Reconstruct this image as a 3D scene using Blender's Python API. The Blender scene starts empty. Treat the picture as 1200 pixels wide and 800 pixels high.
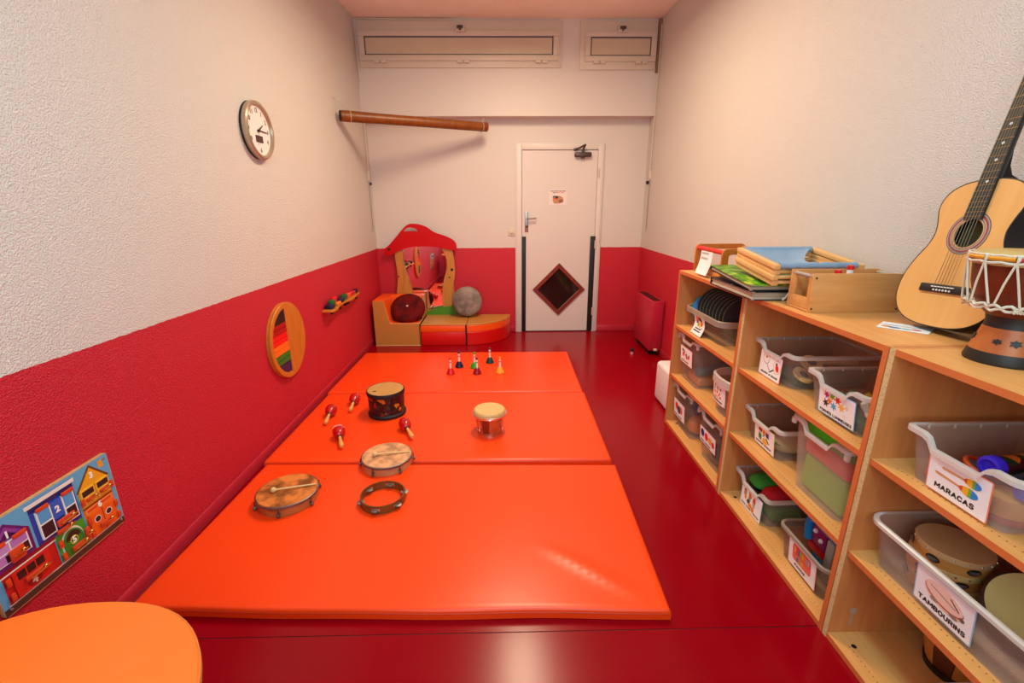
import bpy, bmesh, math, random
from mathutils import Matrix, Vector, Euler

random.seed(7)
SC = bpy.context.scene
COL = SC.collection
PI = math.pi

# ---------------------------------------------------------------- camera
cd = bpy.data.cameras.new('camera')
cd.sensor_fit = 'HORIZONTAL'; cd.sensor_width = 36.0
cd.lens = 536.235 * 36.0 / 1200.0
cd.clip_start = 0.03
cam = bpy.data.objects.new('camera', cd); COL.objects.link(cam)
R3 = Matrix(((0.99980842, 0.00981695, -0.01693371),
             (-0.01902738, 0.28451482, -0.9584828),
             (-0.00459149, 0.95862138, 0.2846471)))
cam.matrix_world = Matrix.Translation((0, 0, 1.46)) @ R3.to_4x4()
SC.camera = cam

# ---------------------------------------------------------------- world, exposure
w = bpy.data.worlds.new('world'); SC.world = w; w.use_nodes = True
w.node_tree.nodes['Background'].inputs[0].default_value = (0.9, 0.93, 1.0, 1)
w.node_tree.nodes['Background'].inputs[1].default_value = 0.12
SC.view_settings.view_transform = 'Standard'
SC.view_settings.look = 'None'
SC.view_settings.exposure = 0.34
SC.view_settings.gamma = 1.0
SC.view_settings.use_curve_mapping = False

# ceiling lamps (their housings are built further down, above the frame)
LAMPS = [((0.15, 3.30), (0.32, 1.25), 57.0, (1.0, 0.79, 0.54)),
         ((0.10, 0.75), (0.32, 1.25), 29.0, (0.43, 0.85, 1.0))]
DAYLIGHT = (30.0, (0.66, 0.92, 1.0))     # the wide window in the wall behind the camera

XL, XR, YB, YF, ZC, DADO = -1.444, 1.584, 5.35, -0.9, 3.215, 0.995
BEAM_Y, BEAM_Z = 5.19, 2.345

# ---------------------------------------------------------------- helpers
def lin(h):
    if isinstance(h, str):
        h = h.lstrip('#'); c = [int(h[i:i + 2], 16) / 255 for i in (0, 2, 4)]
    else:
        c = list(h)
    return tuple((x / 12.92 if x <= 0.04045 else ((x + 0.055) / 1.055) ** 2.4) for x in c) + (1.0,)

_m = {}
def mat(name, color, rough=0.5, metal=0.0, spec=0.5, var=0.0, vscale=8.0, bump=0.0, bscale=60.0, bdist=0.002, coat=0.0, sheen=0.0):
    if name in _m: return _m[name]
    m = bpy.data.materials.new(name); m.use_nodes = True; _m[name] = m
    nt = m.node_tree; b = nt.nodes['Principled BSDF']
    b.inputs['Base Color'].default_value = lin(color)
    b.inputs['Roughness'].default_value = rough
    b.inputs['Metallic'].default_value = metal
    b.inputs['Specular IOR Level'].default_value = spec
    if coat: b.inputs['Coat Weight'].default_value = coat; b.inputs['Coat Roughness'].default_value = 0.15
    if sheen: b.inputs['Sheen Weight'].default_value = sheen; b.inputs['Sheen Roughness'].default_value = 0.5
    tc = nt.nodes.new('ShaderNodeTexCoord')
    if var or True:
        n = nt.nodes.new('ShaderNodeTexNoise'); n.inputs['Scale'].default_value = vscale; n.inputs['Detail'].default_value = 3
        nt.links.new(tc.outputs['Object'], n.inputs['Vector'])
        mx = nt.nodes.new('ShaderNodeMix'); mx.data_type = 'RGBA'; mx.blend_type = 'MIX'
        c = lin(color); v = max(var, 0.02)
        mx.inputs[6].default_value = tuple(max(0, x * (1 - v)) for x in c[:3]) + (1,)
        mx.inputs[7].default_value = tuple(min(1, x * (1 + v)) for x in c[:3]) + (1,)
        if var > 0.3:
            q = nt.nodes.new('ShaderNodeMapRange'); q.inputs[1].default_value = 0.38; q.inputs[2].default_value = 0.62
            nt.links.new(n.outputs['Fac'], q.inputs[0]); nt.links.new(q.outputs[0], mx.inputs[0])
        else: nt.links.new(n.outputs['Fac'], mx.inputs[0])
        nt.links.new(mx.outputs[2], b.inputs['Base Color'])
    if bump:
        n2 = nt.nodes.new('ShaderNodeTexNoise'); n2.inputs['Scale'].default_value = bscale; n2.inputs['Detail'].default_value = 2
        nt.links.new(tc.outputs['Object'], n2.inputs['Vector'])
        bp = nt.nodes.new('ShaderNodeBump'); bp.inputs['Strength'].default_value = bump; bp.inputs['Distance'].default_value = bdist
        nt.links.new(n2.outputs['Fac'], bp.inputs['Height']); nt.links.new(bp.outputs['Normal'], b.inputs['Normal'])
    return m

def wood(name, c1, c2, stretch=(1, 1, 1), scale=6.0, rough=0.45, coat=0.0, dark=None):
    if name in _m: return _m[name]
    m = bpy.data.materials.new(name); m.use_nodes = True; _m[name] = m
    nt = m.node_tree; b = nt.nodes['Principled BSDF']
    b.inputs['Roughness'].default_value = rough
    if coat: b.inputs['Coat Weight'].default_value = coat
    tc = nt.nodes.new('ShaderNodeTexCoord'); mp = nt.nodes.new('ShaderNodeMapping')
    mp.inputs['Scale'].default_value = stretch
    n = nt.nodes.new('ShaderNodeTexNoise'); n.inputs['Scale'].default_value = scale; n.inputs['Detail'].default_value = 5
    n.inputs['Distortion'].default_value = 0.6
    r = nt.nodes.new('ShaderNodeValToRGB')
    r.color_ramp.elements[0].position = 0.3; r.color_ramp.elements[0].color = lin(c1)
    r.color_ramp.elements[1].position = 0.7; r.color_ramp.elements[1].color = lin(c2)
    nt.links.new(tc.outputs['Object'], mp.inputs['Vector']); nt.links.new(mp.outputs[0], n.inputs['Vector'])
    nt.links.new(n.outputs['Fac'], r.inputs[0]); nt.links.new(r.outputs[0], b.inputs['Base Color'])
    return m

def emis(name, color, strength):
    m = bpy.data.materials.new(name); m.use_nodes = True
    nt = m.node_tree; nt.nodes.clear()
    o = nt.nodes.new('ShaderNodeOutputMaterial'); e = nt.nodes.new('ShaderNodeEmission')
    e.inputs[0].default_value = tuple(color) + (1,); e.inputs[1].default_value = strength
    nt.links.new(e.outputs[0], o.inputs[0])
    return m

def frosted(name, color, alpha, rough=0.35):
    if name in _m: return _m[name]
    m = bpy.data.materials.new(name); m.use_nodes = True; _m[name] = m
    nt = m.node_tree; b = nt.nodes['Principled BSDF']; o = nt.nodes['Material Output']
    b.inputs['Base Color'].default_value = lin(color); b.inputs['Roughness'].default_value = rough
    n = nt.nodes.new('ShaderNodeTexNoise'); n.inputs['Scale'].default_value = 5
    tl = nt.nodes.new('ShaderNodeBsdfTranslucent'); tl.inputs[0].default_value = lin(color)
    tr = nt.nodes.new('ShaderNodeBsdfTransparent'); tr.inputs[0].default_value = (0.97, 0.95, 0.93, 1)
    m1 = nt.nodes.new('ShaderNodeMixShader'); m1.inputs[0].default_value = 0.45
    m2 = nt.nodes.new('ShaderNodeMixShader')
    mr = nt.nodes.new('ShaderNodeMapRange'); mr.inputs[3].default_value = alpha - 0.03; mr.inputs[4].default_value = alpha + 0.03
    nt.links.new(n.outputs['Fac'], mr.inputs[0]); nt.links.new(mr.outputs[0], m2.inputs[0])
    nt.links.new(b.outputs[0], m1.inputs[1]); nt.links.new(tl.outputs[0], m1.inputs[2])
    nt.links.new(tr.outputs[0], m2.inputs[1]); nt.links.new(m1.outputs[0], m2.inputs[2])
    nt.links.new(m2.outputs[0], o.inputs[0])
    return m

I4 = Matrix.Identity(4)
def TR(x=0, y=0, z=0, rx=0, ry=0, rz=0):
    return Matrix.Translation((x, y, z)) @ Euler((rx, ry, rz)).to_matrix().to_4x4()
def frame(o, x, y, z):
    m = Matrix.Identity(4)
    for i in range(3):
        m[i][0] = x[i]; m[i][1] = y[i]; m[i][2] = z[i]; m[i][3] = o[i]
    return m
FACE_XN = lambda x, y, z: frame((x, y, z), (0, -1, 0), (0, 0, 1), (-1, 0, 0))   # a card that faces -X
FACE_XP = lambda x, y, z: frame((x, y, z), (0, 1, 0), (0, 0, 1), (1, 0, 0))     # a card that faces +X
FACE_YN = lambda x, y, z: frame((x, y, z), (1, 0, 0), (0, 0, 1), (0, -1, 0))    # a card that faces -Y
FACE_ZP = lambda x, y, z, r=0: TR(x, y, z, 0, 0, r)
def axis(a, b):
    a = Vector(a); b = Vector(b); z = (b - a).normalized()
    x = z.cross(Vector((0, 0, 1)) if abs(z.z) < 0.95 else Vector((0, 1, 0))).normalized()
    return frame(a, x, z.cross(x), z)

class MB:
    def __init__(s, m=None, T=None):
        s.v = []; s.f = []; s.fm = []; s.mats = []; s.cur = m; s.T = T or I4
    def add(s, vs, fs, m=None, T=None):
        m = m or s.cur
        if m not in s.mats: s.mats.append(m)
        mi = s.mats.index(m); o = len(s.v); X = s.T @ T if T is not None else s.T
        s.v += [tuple(X @ Vector(v)) for v in vs]
        s.f += [tuple(i + o for i in f) for f in fs]; s.fm += [mi] * len(fs)
        return s
    def box(s, x0, x1, y0, y1, z0, z1, r=0, seg=2, m=None, T=None):
        if r <= 0:
            vs = [(x, y, z) for x in (x0, x1) for y in (y0, y1) for z in (z0, z1)]
            return s.add(vs, [(0, 1, 3, 2), (4, 6, 7, 5), (0, 4, 5, 1), (2, 3, 7, 6), (0, 2, 6, 4), (1, 5, 7, 3)], m, T)
        b = bmesh.new(); bmesh.ops.create_cube(b, size=1)
        for v in b.verts:
            v.co = ((x0 + x1) / 2 + v.co.x * (x1 - x0), (y0 + y1) / 2 + v.co.y * (y1 - y0), (z0 + z1) / 2 + v.co.z * (z1 - z0))
        bmesh.ops.bevel(b, geom=list(b.edges), offset=r, segments=seg, affect='EDGES', profile=0.5)
        b.verts.index_update()
        vs = [tuple(v.co) for v in b.verts]; fs = [tuple(v.index for v in f.verts) for f in b.faces]; b.free()
        return s.add(vs, fs, m, T)
    def prism(s, poly, w0, w1, m=None, T=None, bev=0):
        n = len(poly)
        if bev:
            cx = sum(p[0] for p in poly) / n; cy = sum(p[1] for p in poly) / n
            def ins(d):
                out = []
                for i in range(n):
                    a = Vector(poly[i - 1]); b = Vector(poly[i]); c = Vector(poly[(i + 1) % n])
                    e = ((b - a).normalized() + (c - b).normalized())
                    nn = Vector((-e.y, e.x)).normalized() if e.length > 1e-6 else Vector((0, 0))
                    out.append(b + nn * d * sgn)
                return out
            ar = sum(poly[i - 1][0] * poly[i][1] - poly[i][0] * poly[i - 1][1] for i in range(n))
            sgn = 1 if ar > 0 else -1
            q = ins(bev)
            rings = [(q, w0), (poly, w0 + bev), (poly, w1 - bev), (q, w1)]
        else:
            rings = [(poly, w0), (poly, w1)]
        vs = [(p[0], p[1], w) for P, w in rings for p in P]
        fs = [tuple(range(n - 1, -1, -1)), tuple(range((len(rings) - 1) * n, len(rings) * n))]
        for k in range(len(rings) - 1):
            for i in range(n):
                j = (i + 1) % n
                fs.append((k * n + i, k * n + j, (k + 1) * n + j, (k + 1) * n + i))
        return s.add(vs, fs, m, T)
    def lathe(s, prof, seg=24, m=None, T=None, close=False, sx=1, sy=1):
        vs = []; fs = []; ring = []
        for r, z in prof:
            if r < 1e-6: ring.append([len(vs)]); vs.append((0, 0, z))
            else:
                ring.append(list(range(len(vs), len(vs) + seg)))
                vs += [(sx * r * math.cos(2 * PI * i / seg), sy * r * math.sin(2 * PI * i / seg), z) for i in range(seg)]
        pr = list(zip(ring, ring[1:])) + ([(ring[-1], ring[0])] if close else [])
        for a, b in pr:
            for i in range(seg):
                j = (i + 1) % seg
                if len(a) == 1 and len(b) == 1: continue
                if len(a) == 1: fs.append((a[0], b[j], b[i]))
                elif len(b) == 1: fs.append((a[i], a[j], b[0]))
                else: fs.append((a[i], a[j], b[j], b[i]))
        return s.add(vs, fs, m, T)
    def cyl(s, a, b, r, seg=12, r2=None, m=None):
        L = (Vector(b) - Vector(a)).length; r2 = r if r2 is None else r2
        return s.lathe([(0, 0), (r, 0), (r2, L), (0, L)], seg, m, axis(a, b))
    def tube(s, pts, r, seg=6, closed=False, m=None, T=None):
        pts = [Vector(p) for p in pts]; n = len(pts); vs = []; fs = []
        rr = r if isinstance(r, (list, tuple)) else [r] * n
        up = Vector((0.13, 0.21, 0.97))
        for i, p in enumerate(pts):
            a = pts[i - 1] if (i or closed) else p; b = pts[(i + 1) % n] if (i < n - 1 or closed) else p
            d = (b - a).normalized()
            u = d.cross(up)
            if u.length < 0.1: u = d.cross(Vector((1, 0, 0)))
            u.normalize(); q = d.cross(u)
            vs += [tuple(p + (u * math.cos(2 * PI * k / seg) + q * math.sin(2 * PI * k / seg)) * rr[i]) for k in range(seg)]
        for i in range(n if closed else n - 1):
            j = (i + 1) % n
            for k in range(seg):
                l = (k + 1) % seg
                fs.append((i * seg + k, i * seg + l, j * seg + l, j * seg + k))
        if not closed:
            fs.append(tuple(range(seg - 1, -1, -1))); fs.append(tuple(range((n - 1) * seg, n * seg)))
        return s.add(vs, fs, m, T)
    def ball(s, c, rx, ry=None, rz=None, seg=16, rings=10, m=None, T=None):
        ry = ry or rx; rz = rz or rx
        prof = [(math.sin(PI * i / rings), -math.cos(PI * i / rings)) for i in range(rings + 1)]
        prof[0] = (0, -1); prof[-1] = (0, 1)
        X = Matrix.Translation(c) @ Matrix.Diagonal((rx, ry, rz, 1))
        return s.lathe(prof, seg, m, (T @ X) if T is not None else X)
    def grid(s, fn, nu, nv, m=None, T=None):
        vs = [fn(i / nu, j / nv) for j in range(nv + 1) for i in range(nu + 1)]
        fs = [(j * (nu + 1) + i, j * (nu + 1) + i + 1, (j + 1) * (nu + 1) + i + 1, (j + 1) * (nu + 1) + i) for j in range(nv) for i in range(nu)]
        return s.add(vs, fs, m, T)
    def mesh(s, name, angle=38, fix=True):
        me = bpy.data.meshes.new(name); me.from_pydata(s.v, [], s.f)
        for m in s.mats: me.materials.append(m)
        me.polygons.foreach_set('material_index', s.fm)
        if fix:
            b = bmesh.new(); b.from_mesh(me); bmesh.ops.recalc_face_normals(b, faces=list(b.faces)); b.to_mesh(me); b.free()
        me.polygons.foreach_set('use_smooth', [True] * len(me.polygons))
        me.set_sharp_from_angle(angle=math.radians(angle)); me.update()
        return me
    def build(s, name, parent=None, label=None, kind=None, angle=38, fix=True):
        o = bpy.data.objects.new(name, s.mesh(name, angle, fix)); COL.objects.link(o)
        if parent: o.parent = parent
        if label: o['label'] = label
        if kind: o['kind'] = kind
        return o

def tag(o, label, cat, group=None):
    o['label'] = label; o['category'] = cat
    if group: o['group'] = group
    return o
def thing(name, label, cat, loc=(0, 0, 0), rot=(0, 0, 0), group=None):
    o = bpy.data.objects.new(name, None); o.empty_display_size = 0.05; COL.objects.link(o)
    o.location = loc; o.rotation_euler = rot
    return tag(o, label, cat, group)
def solo(name, mb, label, cat, loc=(0, 0, 0), rot=(0, 0, 0), group=None):
    o = mb.build(name); o.location = loc; o.rotation_euler = rot
    return tag(o, label, cat, group)
def struct(name, mb, parent=None, **k):
    o = mb.build(name, parent, **k)
    if not parent: o['kind'] = 'structure'
    return o
def dup(root, label=None, loc=None, rot=None, group=None):
    def cp(o, par):
        c = o.copy(); COL.objects.link(c)
        if par: c.parent = par
        for ch in list(o.children): cp(ch, c)
        return c
    c = cp(root, None)
    if label: c['label'] = label
    if loc is not None: c.location = loc
    if rot is not None: c.rotation_euler = rot
    if group: c['group'] = group
    return c
def text(name, s, size, m, parent, T, bold=0.0, align='CENTER', sx=1.0, ext=0.0003):
    cu = bpy.data.curves.new(name, 'FONT'); cu.body = s; cu.size = size; cu.align_x = align; cu.align_y = 'CENTER'
    cu.offset = bold; cu.extrude = ext; cu.resolution_u = 2
    o = bpy.data.objects.new(name, cu); COL.objects.link(o)
    dg = bpy.context.evaluated_depsgraph_get(); dg.update()
    me = bpy.data.meshes.new_from_object(o.evaluated_get(dg))
    bpy.data.objects.remove(o); bpy.data.curves.remove(cu)
    me.transform(T @ Matrix.Diagonal((sx, 1, 1, 1))); me.materials.clear(); me.materials.append(m)
    p = bpy.data.objects.new(name, me); COL.objects.link(p); p.parent = parent
    return p
GLY = {'A': (.76, [[(0, 0), (.38, 1), (.76, 0)], [(.15, .33), (.61, .33)]]), 'B': (.68, [[(0, 0), (0, 1), (.45, 1), (.62, .88), (.62, .65), (.45, .54), (0, .54)], [(.45, .54), (.68, .42), (.68, .14), (.48, 0), (0, 0)]]),
       'C': (.70, [[(.7, .8), (.5, 1), (.22, 1), (0, .75), (0, .25), (.22, 0), (.5, 0), (.7, .2)]]), 'E': (.58, [[(.58, 1), (0, 1), (0, 0), (.58, 0)], [(0, .52), (.5, .52)]]),
       'F': (.56, [[(.56, 1), (0, 1), (0, 0)], [(0, .5), (.48, .5)]]), 'I': (.0, [[(0, 0), (0, 1)]]), 'L': (.52, [[(0, 1), (0, 0), (.52, 0)]]),
       'M': (.88, [[(0, 0), (0, 1), (.44, .3), (.88, 1), (.88, 0)]]), 'N': (.68, [[(0, 0), (0, 1), (.68, 0), (.68, 1)]]),
       'O': (.78, [[(0, .3), (0, .7), (.22, 1), (.56, 1), (.78, .7), (.78, .3), (.56, 0), (.22, 0), (0, .3)]]), 'P': (.64, [[(0, 0), (0, 1), (.45, 1), (.64, .86), (.64, .6), (.45, .46), (0, .46)]]),
       'R': (.68, [[(0, 0), (0, 1), (.45, 1), (.64, .86), (.64, .6), (.45, .46), (0, .46)], [(.3, .46), (.68, 0)]]), 'S': (.64, [[(.62, .84), (.45, 1), (.18, 1), (.02, .86), (.02, .66), (.16, .55), (.48, .45), (.64, .33), (.64, .14), (.46, 0), (.16, 0), (0, .16)]]),
       'T': (.70, [[(0, 1), (.7, 1)], [(.35, 1), (.35, 0)]]), 'U': (.68, [[(0, 1), (0, .25), (.2, 0), (.48, 0), (.68, .25), (.68, 1)]]), ' ': (.2, [])}
def letters(c, T, s, cx, y, width, h, stroke=0.2):
    # heavy block capitals, each stroke a flat strip with round joins
    gap = 0.36; tot = sum(GLY[q][0] for q in s) + gap * (len(s) - 1); k = width / tot; x = cx - width / 2; mb = MB(M_INK); r = stroke * h / 2
    for q in s:
        w_, ls = GLY[q]
        for L in ls:
            P = [(x + a * k, y + b * (h - 2 * r) + r) for a, b in L]
            for a, b in zip(P, P[1:]):
                dx, dy = b[0] - a[0], b[1] - a[1]; d = math.hypot(dx, dy); nx, ny = -dy / d * r, dx / d * r
                mb.prism([(a[0] - nx, a[1] - ny), (b[0] - nx, b[1] - ny), (b[0] + nx, b[1] + ny), (a[0] + nx, a[1] + ny)], 0.0011, 0.0015, T=T)
            for a in P: mb.prism(ell(a[0], a[1], r, r, 8), 0.0011, 0.00148, T=T)
        x += (w_ + gap) * k
    return mb.build('lettering', c)
def rrect(x0, x1, y0, y1, r, n=5):
    out = []
    for cx, cy, a in ((x1 - r, y0 + r, -PI / 2), (x1 - r, y1 - r, 0), (x0 + r, y1 - r, PI / 2), (x0 + r, y0 + r, PI)):
        for i in range(n + 1):
            t = a + PI / 2 * i / n
            out.append((cx + r * math.cos(t), cy + r * math.sin(t)))
    return out
def ell(cx, cy, a, b=None, n=20, rot=0, t0=0, t1=2 * PI, close=True):
    b = b or a; k = n if close else n - 1
    out = []
    for i in range(n):
        t = t0 + (t1 - t0) * i / k
        x, y = a * math.cos(t), b * math.sin(t)
        out.append((cx + x * math.cos(rot) - y * math.sin(rot), cy + x * math.sin(rot) + y * math.cos(rot)))
    return out
def smooth(pts, n=4, closed=True):
    P = [Vector(p) for p in pts]; L = len(P); out = []
    for i in range(L if closed else L - 1):
        if closed: a, b, c, d = P[i - 1], P[i], P[(i + 1) % L], P[(i + 2) % L]
        else: a, b, c, d = P[max(i - 1, 0)], P[i], P[i + 1], P[min(i + 2, L - 1)]
        for k in range(n):
            t = k / n
            out.append(0.5 * ((2 * b) + (c - a) * t + (2 * a - 5 * b + 4 * c - d) * t * t + (3 * b - a - 3 * c + d) * t ** 3))
    if not closed: out.append(P[-1])
    return [tuple(p) for p in out]

# ---------------------------------------------------------------- materials
def wall_mat(name, upper, lower, bump):
    m = bpy.data.materials.new(name); m.use_nodes = True; nt = m.node_tree; b = nt.nodes['Principled BSDF']
    b.inputs['Roughness'].default_value = 0.5; b.inputs['Specular IOR Level'].default_value = 0.45
    g = nt.nodes.new('ShaderNodeNewGeometry'); sp = nt.nodes.new('ShaderNodeSeparateXYZ')
    nz = nt.nodes.new('ShaderNodeTexNoise'); nz.inputs['Scale'].default_value = 40
    ad = nt.nodes.new('ShaderNodeMath'); ad.operation = 'MULTIPLY_ADD'; ad.inputs[1].default_value = 0.008
    cp = nt.nodes.new('ShaderNodeMath'); cp.operation = 'GREATER_THAN'; cp.inputs[1].default_value = DADO + 0.004
    mx = nt.nodes.new('ShaderNodeMix'); mx.data_type = 'RGBA'
    mx.inputs[6].default_value = lin(lower); mx.inputs[7].default_value = lin(upper)
    nt.links.new(g.outputs['Position'], sp.inputs[0]); nt.links.new(g.outputs['Position'], nz.inputs['Vector'])
    nt.links.new(nz.outputs['Fac'], ad.inputs[0]); nt.links.new(sp.outputs['Z'], ad.inputs[2])
    nt.links.new(ad.outputs[0], cp.inputs[0]); nt.links.new(cp.outputs[0], mx.inputs[0])
    nt.links.new(mx.outputs[2], b.inputs['Base Color'])
    n2 = nt.nodes.new('ShaderNodeTexNoise'); n2.inputs['Scale'].default_value = 190; n2.inputs['Detail'].default_value = 2.0; n2.inputs['Roughness'].default_value = 0.5
    bp = nt.nodes.new('ShaderNodeBump'); bp.inputs['Strength'].default_value = bump; bp.inputs['Distance'].default_value = 0.008
    nt.links.new(g.outputs['Position'], n2.inputs['Vector'])
    nt.links.new(n2.outputs['Fac'], bp.inputs['Height']); nt.links.new(bp.outputs['Normal'], b.inputs['Normal'])
    return m
M_WALL = wall_mat('stucco_wall', '#dad3cc', '#cb1d32', 0.85)
M_WALLB = wall_mat('smooth_wall', '#dad0c8', '#c62030', 0.12)
M_CEIL = mat('ceiling_paint', '#fbeadc', 0.8, bump=0.1, bscale=80)
M_FLOOR = mat('crimson_vinyl', '#90000f', 0.2, spec=0.2, var=0.06, vscale=5, bump=0.12, bscale=140, bdist=0.0008)
M_SEAM = mat('dark_seam', '#3a0010', 0.6)
M_SKIRT = mat('red_skirting', '#c02c3c', 0.28, bump=0.05)
M_CREAM = mat('cream_paint', '#d6c8b6', 0.45)
M_BEIGE = mat('beige_pane', '#cdbba2', 0.4, var=0.04)
M_GREYG = mat('grey_gasket', '#4a4a54', 0.6)
M_DOOR = mat('door_paint', '#ddd2ca', 0.4, var=0.015, vscale=2)
M_BLACK = mat('black_rubber', '#141214', 0.55)
M_DKMET = mat('bronze_metal', '#5a4a42', 0.35, 0.8)
M_CHROME = mat('chrome', '#d8d8dc', 0.18, 1.0)
M_STEEL = mat('grey_steel', '#a8a4a2', 0.35, 0.9)
M_BRASS = mat('brass', '#d8b060', 0.25, 1.0)
M_MAHOG = wood('mahogany_frame', '#6e2414', '#8a3018', (2, 2, 2), 8, 0.4)
M_DGLASS = mat('dark_glass', '#1d1412', 0.06, spec=0.6)
M_ORANGE = mat('orange_vinyl', '#fb460e', 0.33, spec=0.42, var=0.03, vscale=3, bump=0.05, bscale=14, bdist=0.003)
M_TABLE = mat('orange_laminate', '#fb7422', 0.38, var=0.02)
M_TABEDGE = mat('table_edge', '#d98a44', 0.5)
M_BEECH_Y = wood('beech_along', '#da9450', '#e6a25e', (9, 0.7, 9), 5, 0.42)
M_BEECH_Z = wood('beech_upright', '#cc7c42', '#da8c4e', (7, 7, 0.7), 5, 0.42)
M_BEECH_X = wood('beech_across', '#d59a60', '#e2a86e', (0.7, 9, 9), 5, 0.42)
M_EDGE = mat('orange_edging', '#d0703a', 0.4, var=0.05, vscale=20)
def chip_mat():
    m = mat('chipboard', '#cfae74', 0.8)
    nt = m.node_tree; b = nt.nodes['Principled BSDF']
    v = nt.nodes.new('ShaderNodeTexVoronoi'); v.inputs['Scale'].default_value = 170
    r = nt.nodes.new('ShaderNodeValToRGB'); e = r.color_ramp.elements
    e[0].position = 0.12; e[0].color = lin('#6e4d26'); e[1].position = 0.3; e[1].color = lin('#d2b27c')
    tc = nt.nodes.new('ShaderNodeTexCoord'); nt.links.new(tc.outputs['Object'], v.inputs['Vector'])
    nt.links.new(v.outputs['Distance'], r.inputs[0]); nt.links.new(r.outputs[0], b.inputs['Base Color'])
    return m
M_CHIP = chip_mat()
M_HOLE = mat('pin_hole', '#3c2412', 0.8)
M_TRAY = frosted('frosted_plastic', '#d6cbc2', 0.19)
M_TRAYC = frosted('hazy_plastic', '#dcd2ca', 0.26)
M_RIM = frosted('plastic_rim', '#f6efe8', 0.72, 0.25)
M_TUB = frosted('smoky_tub', '#b8a692', 0.26)
M_TUBRIM = frosted('smoky_rim', '#d2c4b4', 0.6)
M_PAPER = mat('white_paper', '#f2eff0', 0.6)
M_INK = mat('black_ink', '#161214', 0.6)
def col(h, rough=0.5, **k): return mat('paint_' + h.strip('#') + ('_%d' % int(rough * 100)), h, rough, **k)

# ---------------------------------------------------------------- the room
fl = struct('floor', MB(M_SEAM).box(XL - 0.1, XR + 0.1, YF - 0.1, YB + 0.1, -0.12, -0.002))
SY = 1.271
MB(M_FLOOR).box(XL, XR, SY + 0.002, YB, -0.002, 0).build('vinyl_sheet', fl)
MB(M_FLOOR).box(XL, XR, YF, SY - 0.002, -0.002, 0).build('vinyl_sheet', fl)
struct('ceiling', MB(M_CEIL).box(XL - 0.1, XR + 0.1, YF - 0.1, YB + 0.1, ZC, ZC + 0.1))
struct('wall_left', MB(M_WALL).box(XL - 0.1, XL, YF - 0.1, YB + 0.1, 0, ZC))
struct('wall_right', MB(M_WALL).box(XR, XR + 0.1, YF - 0.1, YB + 0.1, 0, ZC))
DX0, DX1, DZ1 = 0.215, 1.040, 2.03     # door leaf
wb = MB(M_WALLB)
wb.box(XL, DX0 - 0.06, YB, YB + 0.12, 0, BEAM_Z).box(DX1 + 0.06, XR, YB, YB + 0.12, 0, BEAM_Z).box(DX0 - 0.06, DX1 + 0.06, YB, YB + 0.12, DZ1 + 0.04, BEAM_Z)
struct('wall_back', wb)
struct('wall_upper', MB(M_WALLB).box(XL, XR, BEAM_Y, YB + 0.12, BEAM_Z, ZC, ))
struct('wall_front', MB(M_WALL).box(XL - 0.1, XR + 0.1, YF - 0.1, YF, 0, ZC))
struct('baseboard_left', MB(M_SKIRT).box(XL, XL + 0.014, YF, YB, 0, 0.07, 0.004))
struct('baseboard_back', MB(M_SKIRT).box(XL + 0.014, DX0 - 0.062, YB - 0.014, YB, 0, 0.07, 0.004).box(DX1 + 0.062, XR - 0.014, YB - 0.014, YB, 0, 0.07, 0.004))
struct('baseboard_right', MB(M_SKIRT).box(XR - 0.014, XR, YF, YB, 0, 0.07, 0.004))
struct('trim_1', MB(mat('brown_gap', '#8a6e58', 0.7)).box(1.552, XR, BEAM_Y - 0.03, BEAM_Y, 2.74, 3.21))

def window(n, x0, x1, z0, z1, gx0, gx1, gz0, gz1, hinges, latch):
    y = BEAM_Y
    o = struct('window_%d' % n, MB(M_CREAM).box(x0, x1, y - 0.016, y, z0, z1, 0.004), None)
    s = MB(M_CREAM)
    a, b, c, d = gx0 - 0.055, gx1 + 0.055, gz0 - 0.05, gz1 + 0.05
    for bx in ((a, b, c, gz0), (a, b, gz1, d), (a, gx0, gz0, gz1), (gx1, b, gz0, gz1)):
        s.box(bx[0], bx[1], y - 0.036, y - 0.016, bx[2], bx[3], 0.004)
    s.build('window_sash', o)
    g = MB(M_GREYG)
    for bx in ((gx0, gx1, gz0, gz0 + 0.008), (gx0, gx1, gz1 - 0.011, gz1), (gx0, gx0 + 0.01, gz0, gz1), (gx1 - 0.01, gx1, gz0, gz1)):
        g.box(bx[0], bx[1], y - 0.03, y - 0.017, bx[2], bx[3])
    g.build('gasket', o)
    MB(M_BEIGE).box(gx0 + 0.008, gx1 - 0.008, y - 0.026, y - 0.017, gz0 + 0.008, gz1 - 0.008).build('pane', o)
    for hx in hinges:
        MB(M_CREAM).box(hx - 0.06, hx - 0.005, y - 0.045, y - 0.02, c - 0.022, c + 0.006, 0.004).box(hx + 0.005, hx + 0.06, y - 0.045, y - 0.02, c - 0.022, c + 0.006, 0.004).build('hinge', o)
    l = MB(M_CREAM).box(latch - 0.045, latch + 0.045, y - 0.06, y - 0.03, d - 0.02, d + 0.04, 0.005)
    l.build('latch', o)
    MB(M_DKMET).box(latch - 0.03, latch + 0.03, y - 0.075, y - 0.055, d + 0.005, d + 0.03, 0.003).cyl((latch, y - 0.065, d - 0.01), (latch, y - 0.065, d + 0.02), 0.01).build('latch_lever', o)
window(1, -1.41, 0.598, 2.782, 3.195, -1.345, 0.514, 2.892, 3.054, (-1.20, -0.38, 0.40), -0.40)
window(2, 0.782, 1.545, 2.765, 3.195, 0.885, 1.488, 2.885, 3.05, (0.98, 1.40), 1.19)

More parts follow.
